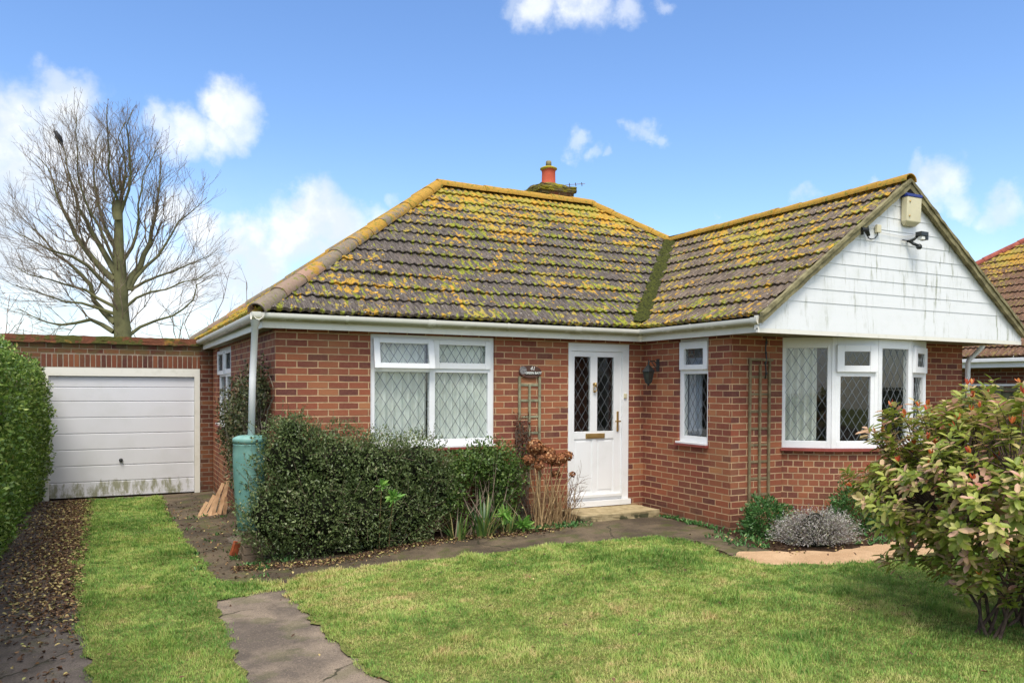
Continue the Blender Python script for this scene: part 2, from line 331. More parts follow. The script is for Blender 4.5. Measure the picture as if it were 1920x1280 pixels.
def hiptile(name,z0,z1):
    m,t,b=mat(name,.9,.15); p=opos(t); sp=N(t,'ShaderNodeSeparateXYZ'); t.links.new(p,sp.inputs[0])
    rnd=N(t,'ShaderNodeNewGeometry').outputs['Random Per Island']
    col=mixc(t,noise(t,p,22,5,.7),(.11,.09,.07),(.30,.245,.19))
    col=mixc(t,mrange(t,rnd,.72,.8,0,.8),col,(.36,.22,.16))
    f=mth(t,'ADD',mth(t,'ADD',mth(t,'MULTIPLY',noise(t,p,7,6,.75),.8),mth(t,'MULTIPLY',rnd,.22)),mrange(t,sp.outputs[2],z0,z1,-.25,.22,False))
    col=mixc(t,mrange(t,f,.44,.54,0,.9),col,mixc(t,noise(t,p,18,4),(.30,.18,.03),(.52,.29,.035)))
    col=mixc(t,mrange(t,noise(t,p,16,4,.6),.56,.62,0,.8),col,(.16,.17,.03))
    t.links.new(col,b.inputs['Base Color']); bump(t,b,noise(t,p,60,4,.7),.6,.01); return m
M['hip']=hiptile('hip_tile',2.3,4.6)
M['ridge']=hiptile('ridge_tile',-3,3.2)
M['verge']=plain('verge_mortar',(.27,.24,.13),.9,.2,.25,9,bmp=.5)
def leafmat(name,stops,rough=.45,trans=.25,pos=None,spec=.4):
    m,t,b=mat(name,rough,spec); r=N(t,'ShaderNodeNewGeometry').outputs['Random Per Island']
    f=r
    if pos:
        f=mth(t,'ADD',mth(t,'MULTIPLY',r,pos[1]),mth(t,'MULTIPLY',mrange(t,noise(t,opos(t),pos[0],3),.3,.7,smooth=False),1-pos[1]))
    c=ramp(t,f,stops); t.links.new(c,b.inputs['Base Color'])
    if trans:
        o=[n for n in t.nodes if n.type=='OUTPUT_MATERIAL'][0]
        tl=N(t,'ShaderNodeBsdfTranslucent'); t.links.new(c,tl.inputs[0]); mx=N(t,'ShaderNodeMixShader'); mx.inputs[0].default_value=trans
        t.links.new(b.outputs[0],mx.inputs[1]); t.links.new(tl.outputs[0],mx.inputs[2]); t.links.new(mx.outputs[0],o.inputs[0])
    return m
def bark(name,a,bb,scale=12):
    m,t,b=mat(name,.9,.15); p=opos(t); t.links.new(mixc(t,mrange(t,noise(t,p,scale,5),.3,.7),a,bb),b.inputs['Base Color']); bump(t,b,noise(t,p,scale*4,4),.4,.01); return m
M['bark']=bark('green_bark',(.085,.085,.045),(.16,.155,.075),3); M['twig']=bark('twig',(.15,.115,.085),(.25,.195,.145)); M['strawtwig']=bark('dry_stem',(.25,.16,.08),(.42,.29,.15),20)
# ------------------------------------------------------------------ ground (flat sheets sharing one gentle slope)
def gz(x):
    t=min(1,max(0,(3.5-x)/4.5)); t=t*t*(3-2*t); return -.10-.17*t
SL=[-1+4.5*i/14 for i in range(15)]
def sheet(name,poly,mt,lift,wob=0,grp=None):
    bm=bmesh.new(); pts=[]
    if wob:
        n=len(poly)
        for i,(a,b) in enumerate(zip(poly,poly[1:]+poly[:1])):
            L=math.hypot(b[0]-a[0],b[1]-a[1]); k=max(1,min(80,int(L/.07)))
            for j in range(k):
                t=j/k; x=a[0]+(b[0]-a[0])*t; y=a[1]+(b[1]-a[1])*t
                q=wob*(math.sin(x*23+y*17)+math.sin(x*61-y*41)*.6+random.uniform(-.8,.8))*.5 if L<40 else 0
                pts.append((x-q*(b[1]-a[1])/L,y+q*(b[0]-a[0])/L))
    else: pts=poly
    f=bm.faces.new([bm.verts.new((x,y,0)) for x,y in pts])
    for x in SL:
        bmesh.ops.bisect_plane(bm,geom=bm.verts[:]+bm.edges[:]+bm.faces[:],plane_co=(x,0,0),plane_no=(1,0,0))
    bmesh.ops.triangulate(bm,faces=bm.faces[:])
    def gzl(x):
        if x<=SL[0]: return gz(x)
        for a,b in zip(SL,SL[1:]):
            if x<=b: t=(x-a)/(b-a); return gz(a)*(1-t)+gz(b)*t
        return gz(x)
    for v in bm.verts: v.co.z=gzl(v.co.x)+lift
    bmesh.ops.recalc_face_normals(bm,faces=bm.faces)
    for f in bm.faces:
        if f.normal.z<0: f.normal_flip()
    return obj(name,bm,mt,recalc=False)
def soilmat():
    m,t,b=mat('soil',.95,.1); p=opos(t)
    c=mixc(t,mrange(t,noise(t,p,20,6,.7),.3,.7),(.028,.018,.012),(.10,.060,.038)); t.links.new(c,b.inputs['Base Color']); bump(t,b,noise(t,p,40,5,.7),1,.03); return m
def concmat(name,a,bb,mossf=.5,moss=(.07,.085,.02),crack=.85):
    m,t,b=mat(name,.8,.25); p=opos(t)
    c=mixc(t,mrange(t,noise(t,p,1.7,6,.65),.38,.62),a,bb)
    c=mixc(t,mrange(t,noise(t,p,120,3,.6),.45,.70,0,.7),c,tuple(x*.4 for x in a)); c=mixc(t,mrange(t,noise(t,p,75,3,.6),.55,.72,0,.5),c,tuple(min(1,x*1.5) for x in bb)); c=mixc(t,mrange(t,noise(t,p,5,6,.7),.5,.7,0,.5),c,tuple(x*.6 for x in a))
    c=mixc(t,mrange(t,noise(t,p,3.3,5,.65),.52,.62,0,mossf),c,moss)
    vo=N(t,'ShaderNodeTexVoronoi',feature='DISTANCE_TO_EDGE'); vo.inputs['Scale'].default_value=.75; wv_=noise(t,p,4,4,.6,out=1); vv=N(t,'ShaderNodeVectorMath',operation='SCALE'); t.links.new(wv_,vv.inputs[0]); vv.inputs['Scale'].default_value=.22; t.links.new(vmath(t,'ADD',p,vv.outputs[0]),vo.inputs['Vector'])
    ck=mth(t,'MULTIPLY',mrange(t,vo.outputs['Distance'],.010,.002),mrange(t,noise(t,p,1.3,2),.42,.52)); ck=mth(t,'MULTIPLY',ck,crack); c=mixc(t,ck,c,(.03,.03,.015))
    t.links.new(c,b.inputs['Base Color']); bump(t,b,mth(t,'ADD',mth(t,'ADD',noise(t,p,150,3,.7),noise(t,p,12,4)),mth(t,'MULTIPLY',ck,-2)),.6,.008)
    return m
def turfmat():
    m,t,b=mat('turf',.95,.1); p=opos(t)
    c=mixc(t,mrange(t,noise(t,p,30,5,.7),.3,.7),(.08,.11,.025),(.24,.25,.08)); t.links.new(c,b.inputs['Base Color']); bump(t,b,noise(t,p,60,4,.7),1,.02); return m
M['soil']=soilmat(); M['turf']=turfmat()
M['conc']=concmat('damp_concrete',(.125,.102,.085),(.27,.215,.165),.3); M['path']=concmat('dark_path',(.075,.058,.040),(.17,.13,.085),.6); M['conc_dark']=concmat('dark_drive_concrete',(.085,.072,.064),(.155,.13,.115),.25)
M['sand']=concmat('sandy_path',(.47,.30,.17),(.60,.41,.25),.06,(.3,.2,.1),0)
bmg=bmesh.new()
g=sheet('ground',[(-400,-60),(400,-60),(400,500),(-400,500)],M['turf'],-.012); tag(g,kind='structure')
DG=[(-1.86,5.3),(-1.87,1.92),(-1.85,-.34),(-1.77,-1.68),(-1.66,-3.2),(-1.5,-7),(-1.45,-12),(-.8,-12),(-.8,-7),(-.79,-4.4),(-.83,-3.08),(-.8,-2.0),(-.77,-1.62),(-.32,-1.5),(-.05,-1.55),(-.2,-1.3),(-.42,-1.28),(-.67,-.92),(-.74,-.17),(-.82,2.18),(-.83,5.3)]
LW=[(-.15,-1.42),(.02,-1.10),(.35,-1.15),(.71,-1.18),(1.73,-1.43),(2.78,-1.54),(3.39,-1.64),(3.70,-1.60),(3.9,-1.98),(3.82,-2.4),(3.73,-2.85),(3.80,-3.2),(4.36,-3.46),(5.15,-3.59),(7,-3.7),(10.4,-3.8),(10.4,-14),(0.35,-14),(.15,-6),(-.1,-4.02),(-.16,-3.4),(-.2,-2.65),(-.21,-1.72)]
tag(sheet('soil_bed',[(-6,-30),(10.4,-30),(10.4,6),(-6,6)],M['soil'],-.004),kind='structure')
tag(sheet('drive_track',[(-2.9,-12),(-1.3,-12),(-1.6,5.55),(-2.9,5.55)],M['conc_dark'],0),kind='structure')
tag(sheet('drive_track',[(-.95,-12),(.3,-12),(.05,-1.2),(.0,5.55),(-1.7,5.55),(-1.0,-1.0)],M['conc'],0),kind='structure')
tag(sheet('path',[(-.9,-1.35),(-.35,-1.35),(.1,-1.6),(4.0,-2.0),(3.75,-3.1),(4.33,-2.75),(4.36,-2.36),(4.56,-1.85),(4.62,-1.6),(4.64,-.05),(3.4,-.05),(3.35,-.55),(2.6,-.8),(1.8,-.6),(.9,-.55),(.2,-.40),(-.3,-.1),(-.35,1.2),(-.02,1.6),(-.02,5.5),(-.95,5.5)],M['path'],.004,.02),kind='structure')
tag(sheet('sandy_path',[(3.72,-2.84),(4.02,-2.62),(4.31,-2.76),(4.85,-3.02),(5.69,-2.98),(8,-2.9),(10.3,-2.9),(10.3,-4.0),(5.15,-3.8),(4.36,-3.6),(3.7,-3.3)],M['sand'],.008,.045),kind='structure')
tag(sheet('lawn',LW,M['turf'],.012,.045),kind='structure')
tag(sheet('lawn',DG,M['turf'],.012,.045),kind='structure')
def inpoly(x,y,poly):
    c=np.zeros(len(x),bool)
    for (x1,y1),(x2,y2) in zip(poly,poly[1:]+poly[:1]):
        h=((y1>y)!=(y2>y)); 
        with np.errstate(divide='ignore',invalid='ignore'):
            c^=h&(x<(x2-x1)*(y-y1)/(y2-y1+1e-12)+x1)
    return c
gzv=np.vectorize(gz)
def grassmat(name='grass_blade'):
    m,t,b=mat(name,.5,.25); p=opos(t); r=N(t,'ShaderNodeNewGeometry').outputs['Random Per Island']
    # yellower thin turf near the left of the lawn, lusher green to the right
    sp=N(t,'ShaderNodeSeparateXYZ'); t.links.new(p,sp.inputs[0])
    f=mth(t,'ADD',mth(t,'MULTIPLY',noise(t,p,1.3,5,.7),.80),mth(t,'MULTIPLY',noise(t,p,8,6,.8),.90))
    f=mth(t,'ADD',f,mth(t,'ADD',mrange(t,sp.outputs[0],.8,4.4,-.04,.08,False),mrange(t,sp.outputs[0],.1,-.6,0,.10,False)))
    green=ramp(t,f,[(.675,(.66,.50,.25)),(.745,(.55,.55,.20)),(.82,(.38,.50,.12)),(.90,(.20,.37,.07)),(.98,(.095,.22,.035))])
    c=mixc(t,mrange(t,r,0,1,0,.35),green,mixc(t,.5,green,(.46,.50,.16)))
    c=mixc(t,mrange(t,r,.86,.93,0,.7),c,(.50,.38,.17))
    t.links.new(c,b.inputs['Base Color'])
    o=[n for n in t.nodes if n.type=='OUTPUT_MATERIAL'][0]
    tl=N(t,'ShaderNodeBsdfTranslucent'); t.links.new(c,tl.inputs[0]); mx=N(t,'ShaderNodeMixShader'); mx.inputs[0].default_value=.3
    t.links.new(b.outputs[0],mx.inputs[1]); t.links.new(tl.outputs[0],mx.inputs[2]); t.links.new(mx.outputs[0],o.inputs[0])
    return m
M['grass']=grassmat()
def snoise(x,y,s,seed=0):       # cheap smooth value noise
    r=np.random.default_rng(seed); G=r.random((64,64)); X=x*s+100; Y=y*s+100
    i=np.floor(X).astype(int); j=np.floor(Y).astype(int); fx=X-i; fy=Y-j; fx=fx*fx*(3-2*fx); fy=fy*fy*(3-2*fy)
    g=lambda a,b: G[a%64,b%64]
    return (g(i,j)*(1-fx)+g(i+1,j)*fx)*(1-fy)+(g(i,j+1)*(1-fx)+g(i+1,j+1)*fx)*fy
def blades(name,poly,bbox,dens,hgt,mt,label,w=.0038,edge=0):
    x0,x1,y0,y1=bbox; n=int(dens*(x1-x0)*(y1-y0)); x=RNG.uniform(x0,x1,n); y=RNG.uniform(y0,y1,n)
    ex=(snoise(x,y,9,3)-.5)*.13+RNG.normal(0,.018,n); ey=(snoise(x,y,9,4)-.5)*.13+RNG.normal(0,.018,n)
    k=inpoly(x+ex,y+ey,poly)
    # thin with distance from the camera and where nothing can be seen
    dx,dy=x+1.569,y+8.574; dep=dx*.4547+dy*.8906; lat=dx*.8906-dy*.4547
    k&=(np.abs(lat)<dep*.85+1.6)&(dep>3.6)
    k&=RNG.random(n)<np.clip(1.25-(dep-4.5)*.07,.35,1)
    x,y,dep=x[k],y[k],dep[k]; n=len(x)
    cl=snoise(x,y,7,1)*.6+snoise(x,y,19,2)*.4
    tus=np.clip((snoise(x,y,3.1,11)-.72)*5,0,1); h=hgt*(.55+1.2*cl**2.2+1.1*tus)*RNG.uniform(.5,1.35,n); z=gzv(x)+.008
    a=RNG.uniform(0,2*PI,n); lean=RNG.uniform(.3,1.22,n)*(1.15-.4*cl); ww=w*(1+np.clip(dep-5,0,9)*.16)*RNG.uniform(.7,1.3,n)
    la=a+RNG.normal(0,.5,n); bias=snoise(x,y,2.5,8)*6.3
    lx=np.cos(la)*.85+np.cos(bias)*.25; ly=np.sin(la)*.85+np.sin(bias)*.25
    px,py=-ly,lx; q=np.hypot(px,py)+1e-6; px/=q; py/=q
    B=np.stack([x,y,z],1); W=np.stack([px*ww,py*ww,0*x],1)/2; Lv=np.stack([lx*h*lean,ly*h*lean,h*np.sqrt(np.clip(1-.62*lean**2,.08,1))],1)
    mid=B+Lv*np.array([.38,.38,.6]); tip=B+Lv
    V=np.stack([B-W,B+W,mid+W*.8,tip,mid-W*.8],1).reshape(-1,3); b=np.arange(n)[:,None]*5
    me=bpy.data.meshes.new(name)
    F3=b+[4,2,3]; F4=b+[0,1,2,4]
    me.vertices.add(len(V)); me.vertices.foreach_set('co',V.astype(np.float32).ravel())
    L=np.concatenate([F4.ravel(),F3.ravel()]).astype(np.int32); me.loops.add(len(L)); me.loops.foreach_set('vertex_index',L)
    me.polygons.add(2*n); st=np.concatenate([np.arange(n)*4,n*4+np.arange(n)*3]).astype(np.int32)
    me.polygons.foreach_set('loop_start',st); me.polygons.foreach_set('loop_total',np.concatenate([np.full(n,4),np.full(n,3)]).astype(np.int32))
    me.update(); me.validate()
    o=newobj(name,me,mt); tag(o,label,'grass',kind='stuff'); return o
# ------------------------------------------------------------------ brick walls with openings
def wallquad(bm,uvl,loc,u0,u1,z0,z1,d,uo,mi=0,flip=False,vo=0):
    vs=[bm.verts.new(loc.P(u,z,d)) for u,z in ((u0,z0),(u1,z0),(u1,z1),(u0,z1))]
    f=bm.faces.new(vs[::-1] if flip else vs); f.material_index=mi
    uvs=[(u0+uo,z0+vo),(u1+uo,z0+vo),(u1+uo,z1+vo),(u0+uo,z1+vo)]
    for l,q in zip(f.loops,uvs[::-1] if flip else uvs): l[uvl].uv=q
def wall(bm,uvl,loc,length,z0,z1,holes=(),uo=0,reveal=.10,inner=.26,vo=0):
    us=sorted({0,length,*[h[0] for h in holes],*[h[1] for h in holes]}); zs=sorted({z0,z1,*[h[2] for h in holes],*[h[3] for h in holes]})
    for a,b in zip(us,us[1:]):
        for c,d in zip(zs,zs[1:]):
            if any(h[0]<=a and b<=h[1] and h[2]<=c and d<=h[3] for h in holes): continue
            wallquad(bm,uvl,loc,a,b,c,d,0,uo,vo=vo)
            if inner: wallquad(bm,uvl,loc,a,b,c,d,-inner,uo,1,True)
    for (a,b,c,d) in holes:
        for (p,q) in (((a,c),(a,d)),((b,d),(b,c)),((a,d),(b,d)),((b,c),(a,c))):
            dd=inner or reveal
            vs=[bm.verts.new(loc.P(*p,0)),bm.verts.new(loc.P(*p,-dd)),bm.verts.new(loc.P(*q,-dd)),bm.verts.new(loc.P(*q,0))]
            f=bm.faces.new(vs); vert=p[0]==q[0]
            for l,(uu,vv) in zip(f.loops,((0,p),(dd,p),(dd,q),(0,q))):
                l[uvl].uv=(uu+p[0],vv[1]+vo) if vert else (vv[0],uu)
XI,DY,XR,YB=4.769,-1.669,8.936,6.091
bung=empty('bungalow',(4.4,2.5,-.2),'red brick bungalow with mossy tiled hipped roof and white gable','bungalow')
FM=Loc((0,0,0),(1,0,0),(0,-1,0)); FW=Loc((XI,0,0),(0,-1,0),(-1,0,0)); FG=Loc((XI,DY,0),(1,0,0),(0,-1,0))
FL=Loc((0,YB,0),(0,-1,0),(-1,0,0)); FR=Loc((XR,DY,0),(0,1,0),(1,0,0)); FB=Loc((XR,YB,0),(-1,0,0),(0,1,0))
W1=(1.034,2.572,.815,2.117); DR=(3.605,4.545,-.002,2.095); W2=(.722,1.275,.84,2.132); BAY=(5.56-XI,8.102-XI,-.1,2.135); LWN=(YB-4.95,YB-3.40,.90,2.115)
bm=bmesh.new(); uvl=bm.loops.layers.uv.new('UVMap')
WB,WT=-.35,2.14
wall(bm,uvl,FM,XI,WB,WT,[W1,DR],0); wall(bm,uvl,FW,-DY,WB,WT,[W2],.045); wall(bm,uvl,FG,XR-XI,WB,WT,[BAY],.10)
wall(bm,uvl,FL,YB,WB,WT,[LWN],.02); wall(bm,uvl,FR,YB-DY,WB,WT,[],0); wall(bm,uvl,FB,XR,WB,WT,[],0)
keep(obj('wall',bm,[M['brick'],M['plaster']],recalc=False),bung)
# ceiling and floor inside
bm=bmesh.new()
for z in (2.138,-.03):
    for (a,b,c,d) in ((.05,XI,.05,YB-.05),(XI,XR-.05,DY+.05,YB-.05)):
        bm.faces.new([bm.verts.new(p) for p in ((a,c,z),(b,c,z),(b,d,z),(a,d,z))])
box(bm,XI+.3,XI+.42,.3,YB-.3,-.03,2.13); box(bm,2.9,3.0,.3,YB-.3,-.03,2.13)
keep(obj('interior_lining',bm,M['plaster'],recalc=False),bung)
# bow window geometry
bowv=[Vector((5.56,-1.64,0))]
for i in range(5):
    a=math.radians(-41+i*20.5); bowv.append(bowv[-1]+Vector((math.cos(a),math.sin(a),0))*.58)
bm=bmesh.new(); uvl=bm.loops.layers.uv.new('UVMap'); uo=.02
for i in range(5):
    d=bowv[i+1]-bowv[i]; nn=Vector((d.y,-d.x,0)).normalized(); lc=Loc(bowv[i],d,nn)
    for k in range(5):
        if k==0: pass
    wallquad(bm,uvl,lc,0,.58,-.35,.80,-.012,uo); wallquad(bm,uvl,lc,0,.58,-.35,.80,-.2,uo,1,True); uo+=.58
keep(obj('bay_wall',bm,[M['bay_brick'],M['plaster']],recalc=False),bung)
# ------------------------------------------------------------------ windows
def lead(bm,lc,u0,u1,z0,z1,d,pw=.133,ph=.205,w=.0036,mi=1,uo=0):
    """diamond leadwork clipped to the pane"""
    s=ph/pw
    def line(c,sg):
        # z = c + sg*s*u ; clip
        pts=[]
        a,b=u0,u1
        za,zb=c+sg*s*(a-u0),c+sg*s*(b-u0)
        t0,t1=0,1; dz=zb-za
        for lo in ((z0,1),(z1,-1)):
            va=(za-lo[0])*lo[1]; vb=(zb-lo[0])*lo[1]
            if va<0 and vb<0: return
            if va<0: t0=max(t0,va/(va-vb))
            elif vb<0: t1=min(t1,va/(va-vb))
        if t1-t0<1e-3: return
        p=(a+(b-a)*t0,za+dz*t0); q=(a+(b-a)*t1,za+dz*t1)
        L=math.hypot(q[0]-p[0],q[1]-p[1]); 
        if L<.01: return
        nx,nz=-(q[1]-p[1])/L*w,(q[0]-p[0])/L*w
        for dd in (d,):
            vs=[]
            for (uu,zz) in ((p[0]+nx,p[1]+nz),(p[0]-nx,p[1]-nz),(q[0]-nx,q[1]-nz),(q[0]+nx,q[1]+nz)):
                uu=min(max(uu,u0),u1); zz=min(max(zz,z0),z1); vs.append((uu,zz))
            a4=[bm.verts.new(lc.P(x,z,d)) for x,z in vs]; b4=[bm.verts.new(lc.P(x,z,d+.003)) for x,z in vs]
            bm.faces.new(b4).material_index=mi
            for i in range(4): bm.faces.new((a4[i],a4[(i+1)%4],b4[(i+1)%4],b4[i])).material_index=mi
    k=int((u1-u0)*s/ph)+int((z1-z0)/ph)+3
    for i in range(-k,k+1):
        line(z0+i*ph+uo,1); line(z0+i*ph+uo,-1)
def pane(lc,u0,u1,z0,z1,d,parent,leaded=True,name='pane',uo=0,pw=.133,ph=.205):
    bm=bmesh.new(); lc.box(bm,u0,u1,z0,z1,d-.008,d,0)
    if leaded: lead(bm,lc,u0+.002,u1-.002,z0+.002,z1-.002,d+.0006,uo=uo,pw=pw,ph=ph)
    o=obj(name,bm,[M['glass'],M['lead']]); o.parent=parent; o.matrix_parent_inverse=parent.matrix_world.inverted(); 
    keepw(o,parent); return o
def keepw(o,parent):
    # parent chain: bungalow empty (translated) > parts carry inverse; nested parts use the root's translation
    o.parent=parent; r=parent
    while r.parent: r=r.parent
    o.matrix_parent_inverse=Matrix.Identity(4) if parent.parent else Matrix.Translation(-r.location)
    return o
# window 1 (main front, two lights over two)
def win_two(lc,u0,u1,z0,z1,um,zt,opener=True):
    bm=bmesh.new(); d0,d1=-.10,-.03
    lc.frame(bm,u0,u1,z0+.03,z1,.058,.075,.07,.07,d0,d1)
    lc.box(bm,um-.034,um+.034,z0+.10,z1-.07,d0,d1); 
    lc.box(bm,u0+.058,um-.034,zt-.033,zt+.033,d0,d1); lc.box(bm,um+.034,u1-.075,zt-.033,zt+.033,d0,d1)
    lc.box(bm,u0-.0,u1+.0,z0+.004,z0+.03,d0,.035)       # projecting sill
    f=bev(obj('window',bm,M['upvc'])); keepw(f,bung)
    pane(lc,u0+.058,um-.034,z0+.10,zt-.033,-.06,f); pane(lc,um+.034,u1-.075,z0+.10,zt-.033,-.06,f)
    # fixed sash top right
    bm=bmesh.new(); lc.frame(bm,um+.01,u1-.05,zt+.01,z1-.045,.07,.07,.07,.055,-.03,-.008); s=bev(obj('sash',bm,M['upvc'])); keepw(s,f)
    pane(lc,um+.034,u1-.075,zt+.033,z1-.07,-.05,f,pw=.105,ph=.165)
    # opener, top hung and ajar
    bm=bmesh.new(); lc.frame(bm,u0+.03,um+.0,zt-.0,z1-.045,.07,.07,.06,.055,-.03,.012)
    pz=z1-.05; ang=math.radians(11 if opener else 0)
    s=obj('opening_sash',bm,M['upvc']); bev(s)
    bm=bmesh.new(); lc.box(bm,u0+.10,um-.07,zt+.06,z1-.10,-.018,-.01,0); lead(bm,lc,u0+.102,um-.072,zt+.062,z1-.102,-.009,pw=.105,ph=.165); gp=obj('pane',bm,[M['glass'],M['lead']])
    R=Matrix.Translation(lc.P(0,pz,0))@Matrix.Rotation(ang,4,lc.du)@Matrix.Translation(-lc.P(0,pz,0))
    if (R@lc.P(0,zt,0)-lc.P(0,zt,0)).dot(lc.n)<0: R=Matrix.Translation(lc.P(0,pz,0))@Matrix.Rotation(-ang,4,lc.du)@Matrix.Translation(-lc.P(0,pz,0))
    for o in (s,gp): o.data.transform(R)
    keepw(s,f); keepw(gp,f)
    bm=bmesh.new(); lc.box(bm,u0-.02,u1+.02,z0-.022,z0+.002,-.10,.045); sl=obj('red_sill',bm,M['redsill']); keepw(sl,f)
    return f
win_two(FM,*W1,1.782,1.727)
LL=Loc((0,4.95,0),(0,-1,0),(-1,0,0)); win_two(LL,0,1.55,.90,2.113,.775,1.70,False)
# window 2 on the side of the wing
bm=bmesh.new(); lc=FW; u0,u1,z0,z1=W2
lc.frame(bm,u0,u1,z0+.03,z1,.07,.05,.07,.07,-.10,-.03); lc.box(bm,u0+.07,u1-.05,1.70,1.765,-.10,-.03); lc.box(bm,u0-.01,u1+.0,z0+.004,z0+.03,-.10,.035)
f=bev(obj('window',bm,M['upvc'])); keepw(f,bung)
bm=bmesh.new(); lc.frame(bm,u0+.03,u1-.012,1.752,2.09,.085,.075,.06,.085,-.03,.012); s=bev(obj('opening_sash',bm,M['upvc'])); keepw(s,f)
pane(lc,u0+.08,u1-.06,1.80,2.03,-.04,f,pw=.13,ph=.165); pane(lc,u0+.07,u1-.05,.94,1.70,-.05,f,pw=.10,ph=.16)
bm=bmesh.new(); lc.box(bm,u0-.02,u1+.02,z0-.022,z0+.002,-.10,.045); keepw(obj('red_sill',bm,M['redsill']),f)
# bow window: five facets
bm=bmesh.new()
for i in range(5):
    d=bowv[i+1]-bowv[i]; lc=Loc(bowv[i],d,Vector((d.y,-d.x,0)))
    lc.frame(bm,.002,.578,.825,2.132,.055,.055,.085,.125,-.07,0)
    lc.box(bm,-.01,.01,.825,2.132,-.06,.006)
bow=bev(obj('bow_window',bm,M['upvc']),.003); keepw(bow,bung)
for i in range(5):
    d=bowv[i+1]-bowv[i]; lc=Loc(bowv[i],d,Vector((d.y,-d.x,0)))
    if i%2==0: pane(lc,.057,.523,.91,2.007,-.03,bow,pw=.118,ph=.19)
    else:
        bm=bmesh.new(); lc.box(bm,.057,.523,1.675,1.755,-.07,-.001); keepw(bev(obj('transom',bm,M['upvc']),.003),bow)
        bm=bmesh.new(); lc.frame(bm,.04,.54,1.725,2.04,.09,.09,.075,.075,.001,.035); keepw(bev(obj('opening_sash',bm,M['upvc'])),bow)
        bm=bmesh.new(); lc.frame(bm,.057,.523,.91,1.675,.045,.045,.002,.002,-.05,-.004); keepw(obj('sash',bm,M['upvc']),bow)
        pane(lc,.13,.45,1.80,1.965,.012,bow,pw=.105,ph=.165); pane(lc,.10,.48,.912,1.673,-.03,bow,pw=.105,ph=.165)
bm=bmesh.new()
for i in range(5):
    d=bowv[i+1]-bowv[i]; n=Vector((d.y,-d.x,0)).normalized()
    a,b=bowv[i],bowv[i+1]
    def off(j,r):
        c=Vector(((5.56+8.102)/2,-1.64+(.0),0)); 
        if j==0 : return bowv[0]+Vector((-.03,-r,0))
        if j==5: return bowv[5]+Vector((.03,-r,0))
        d0=(bowv[j]-bowv[j-1]).normalized(); d1=(bowv[j+1]-bowv[j]).normalized(); m=(Vector((d0.y,-d0.x,0))+Vector((d1.y,-d1.x,0))).normalized()
        return bowv[j]+m*r
    P=[off(i,-.06),off(i+1,-.06),off(i+1,.045),off(i,.045)]
    lo=[bm.verts.new(p+Vector((0,0,.792))) for p in P]; hi=[bm.verts.new(p+Vector((0,0,.822))) for p in P]
    bm.faces.new(lo[::-1]); bm.faces.new(hi)
    for k in range(4): bm.faces.new((lo[k],lo[(k+1)%4],hi[(k+1)%4],hi[k]))
bmesh.ops.remove_doubles(bm,verts=bm.verts,dist=1e-4)
keepw(obj('red_sill',bm,M['redsill']),bow)
# ------------------------------------------------------------------ front door
bm=bmesh.new(); lc=FM
lc.frame(bm,3.607,4.542,.07,2.092,.055,.10,.001,.10,-.10,-.012)
lc.box(bm,3.60,4.56,0.0,.068,-.12,.03); pass
dr=obj('front_door',bm,M['upvc']); bev(dr); keepw(dr,bung)
bm=bmesh.new(); a,b=3.664,4.440
# leaf: stiles, rails and centre mullion (butted), lower panels recessed
lc.box(bm,a,3.715,.072,1.99,-.075,-.03); lc.box(bm,4.318,b,.072,1.99,-.075,-.03)
lc.box(bm,3.715,4.318,.072,.175,-.075,-.03); lc.box(bm,3.715,4.318,.865,.962,-.075,-.03); lc.box(bm,3.715,4.318,1.922,1.99,-.075,-.03)
lc.box(bm,3.955,4.062,.962,1.922,-.075,-.03); lc.box(bm,3.99,4.05,.175,.865,-.075,-.03)
lc.box(bm,3.715,3.99,.175,.865,-.072,-.040); lc.box(bm,4.05,4.318,.175,.865,-.072,-.040)
lc.box(bm,3.745,3.96,.205,.835,-.040,-.034); lc.box(bm,4.08,4.288,.205,.835,-.040,-.034)
lc.box(bm,3.66,4.43,.115,.15,-.030,.002)
lf=bev(obj('door_leaf',bm,M['upvc']),.005); keepw(lf,dr)
pane(lc,3.715,3.955,.962,1.922,-.05,lf,pw=.08,ph=.128) if False else None
def subpane(u0,u1,z0,z1):
    bm=bmesh.new(); lc.box(bm,u0,u1,z0,z1,-.058,-.05,0); lead(bm,lc,u0+.002,u1-.002,z0+.002,z1-.002,-.0495,pw=.12,ph=.19,w=.0036); o=obj('pane',bm,[M['glass'],M['lead']]); keepw(o,dr)
subpane(3.715,3.955,.962,1.922); subpane(4.062,4.318,.962,1.922)
bm=bmesh.new(); lc.box(bm,3.885,4.176,.872,.936,-.030,-.018); lc.box(bm,3.905,4.156,.884,.924,-.018,-.011); keepw(bev(obj('letter_box',bm,M['brass'])),dr)
bm=bmesh.new(); lc.box(bm,4.362,4.392,.955,1.218,-.030,-.018); lc.box(bm,4.368,4.386,1.08,1.10,-.018,.03); lc.box(bm,4.30,4.386,1.081,1.099,.03,.045); keepw(bev(obj('handle',bm,M['brass'])),dr)
tb=Tubes(); c0=np.array([4.012,.024,1.52])
lathe=lambda prof,cx,cy,cz,sd=16:[(cx+r*math.cos(q*2*PI/sd),cy+r*math.sin(q*2*PI/sd),cz+z) for r,z in prof for q in range(sd)]
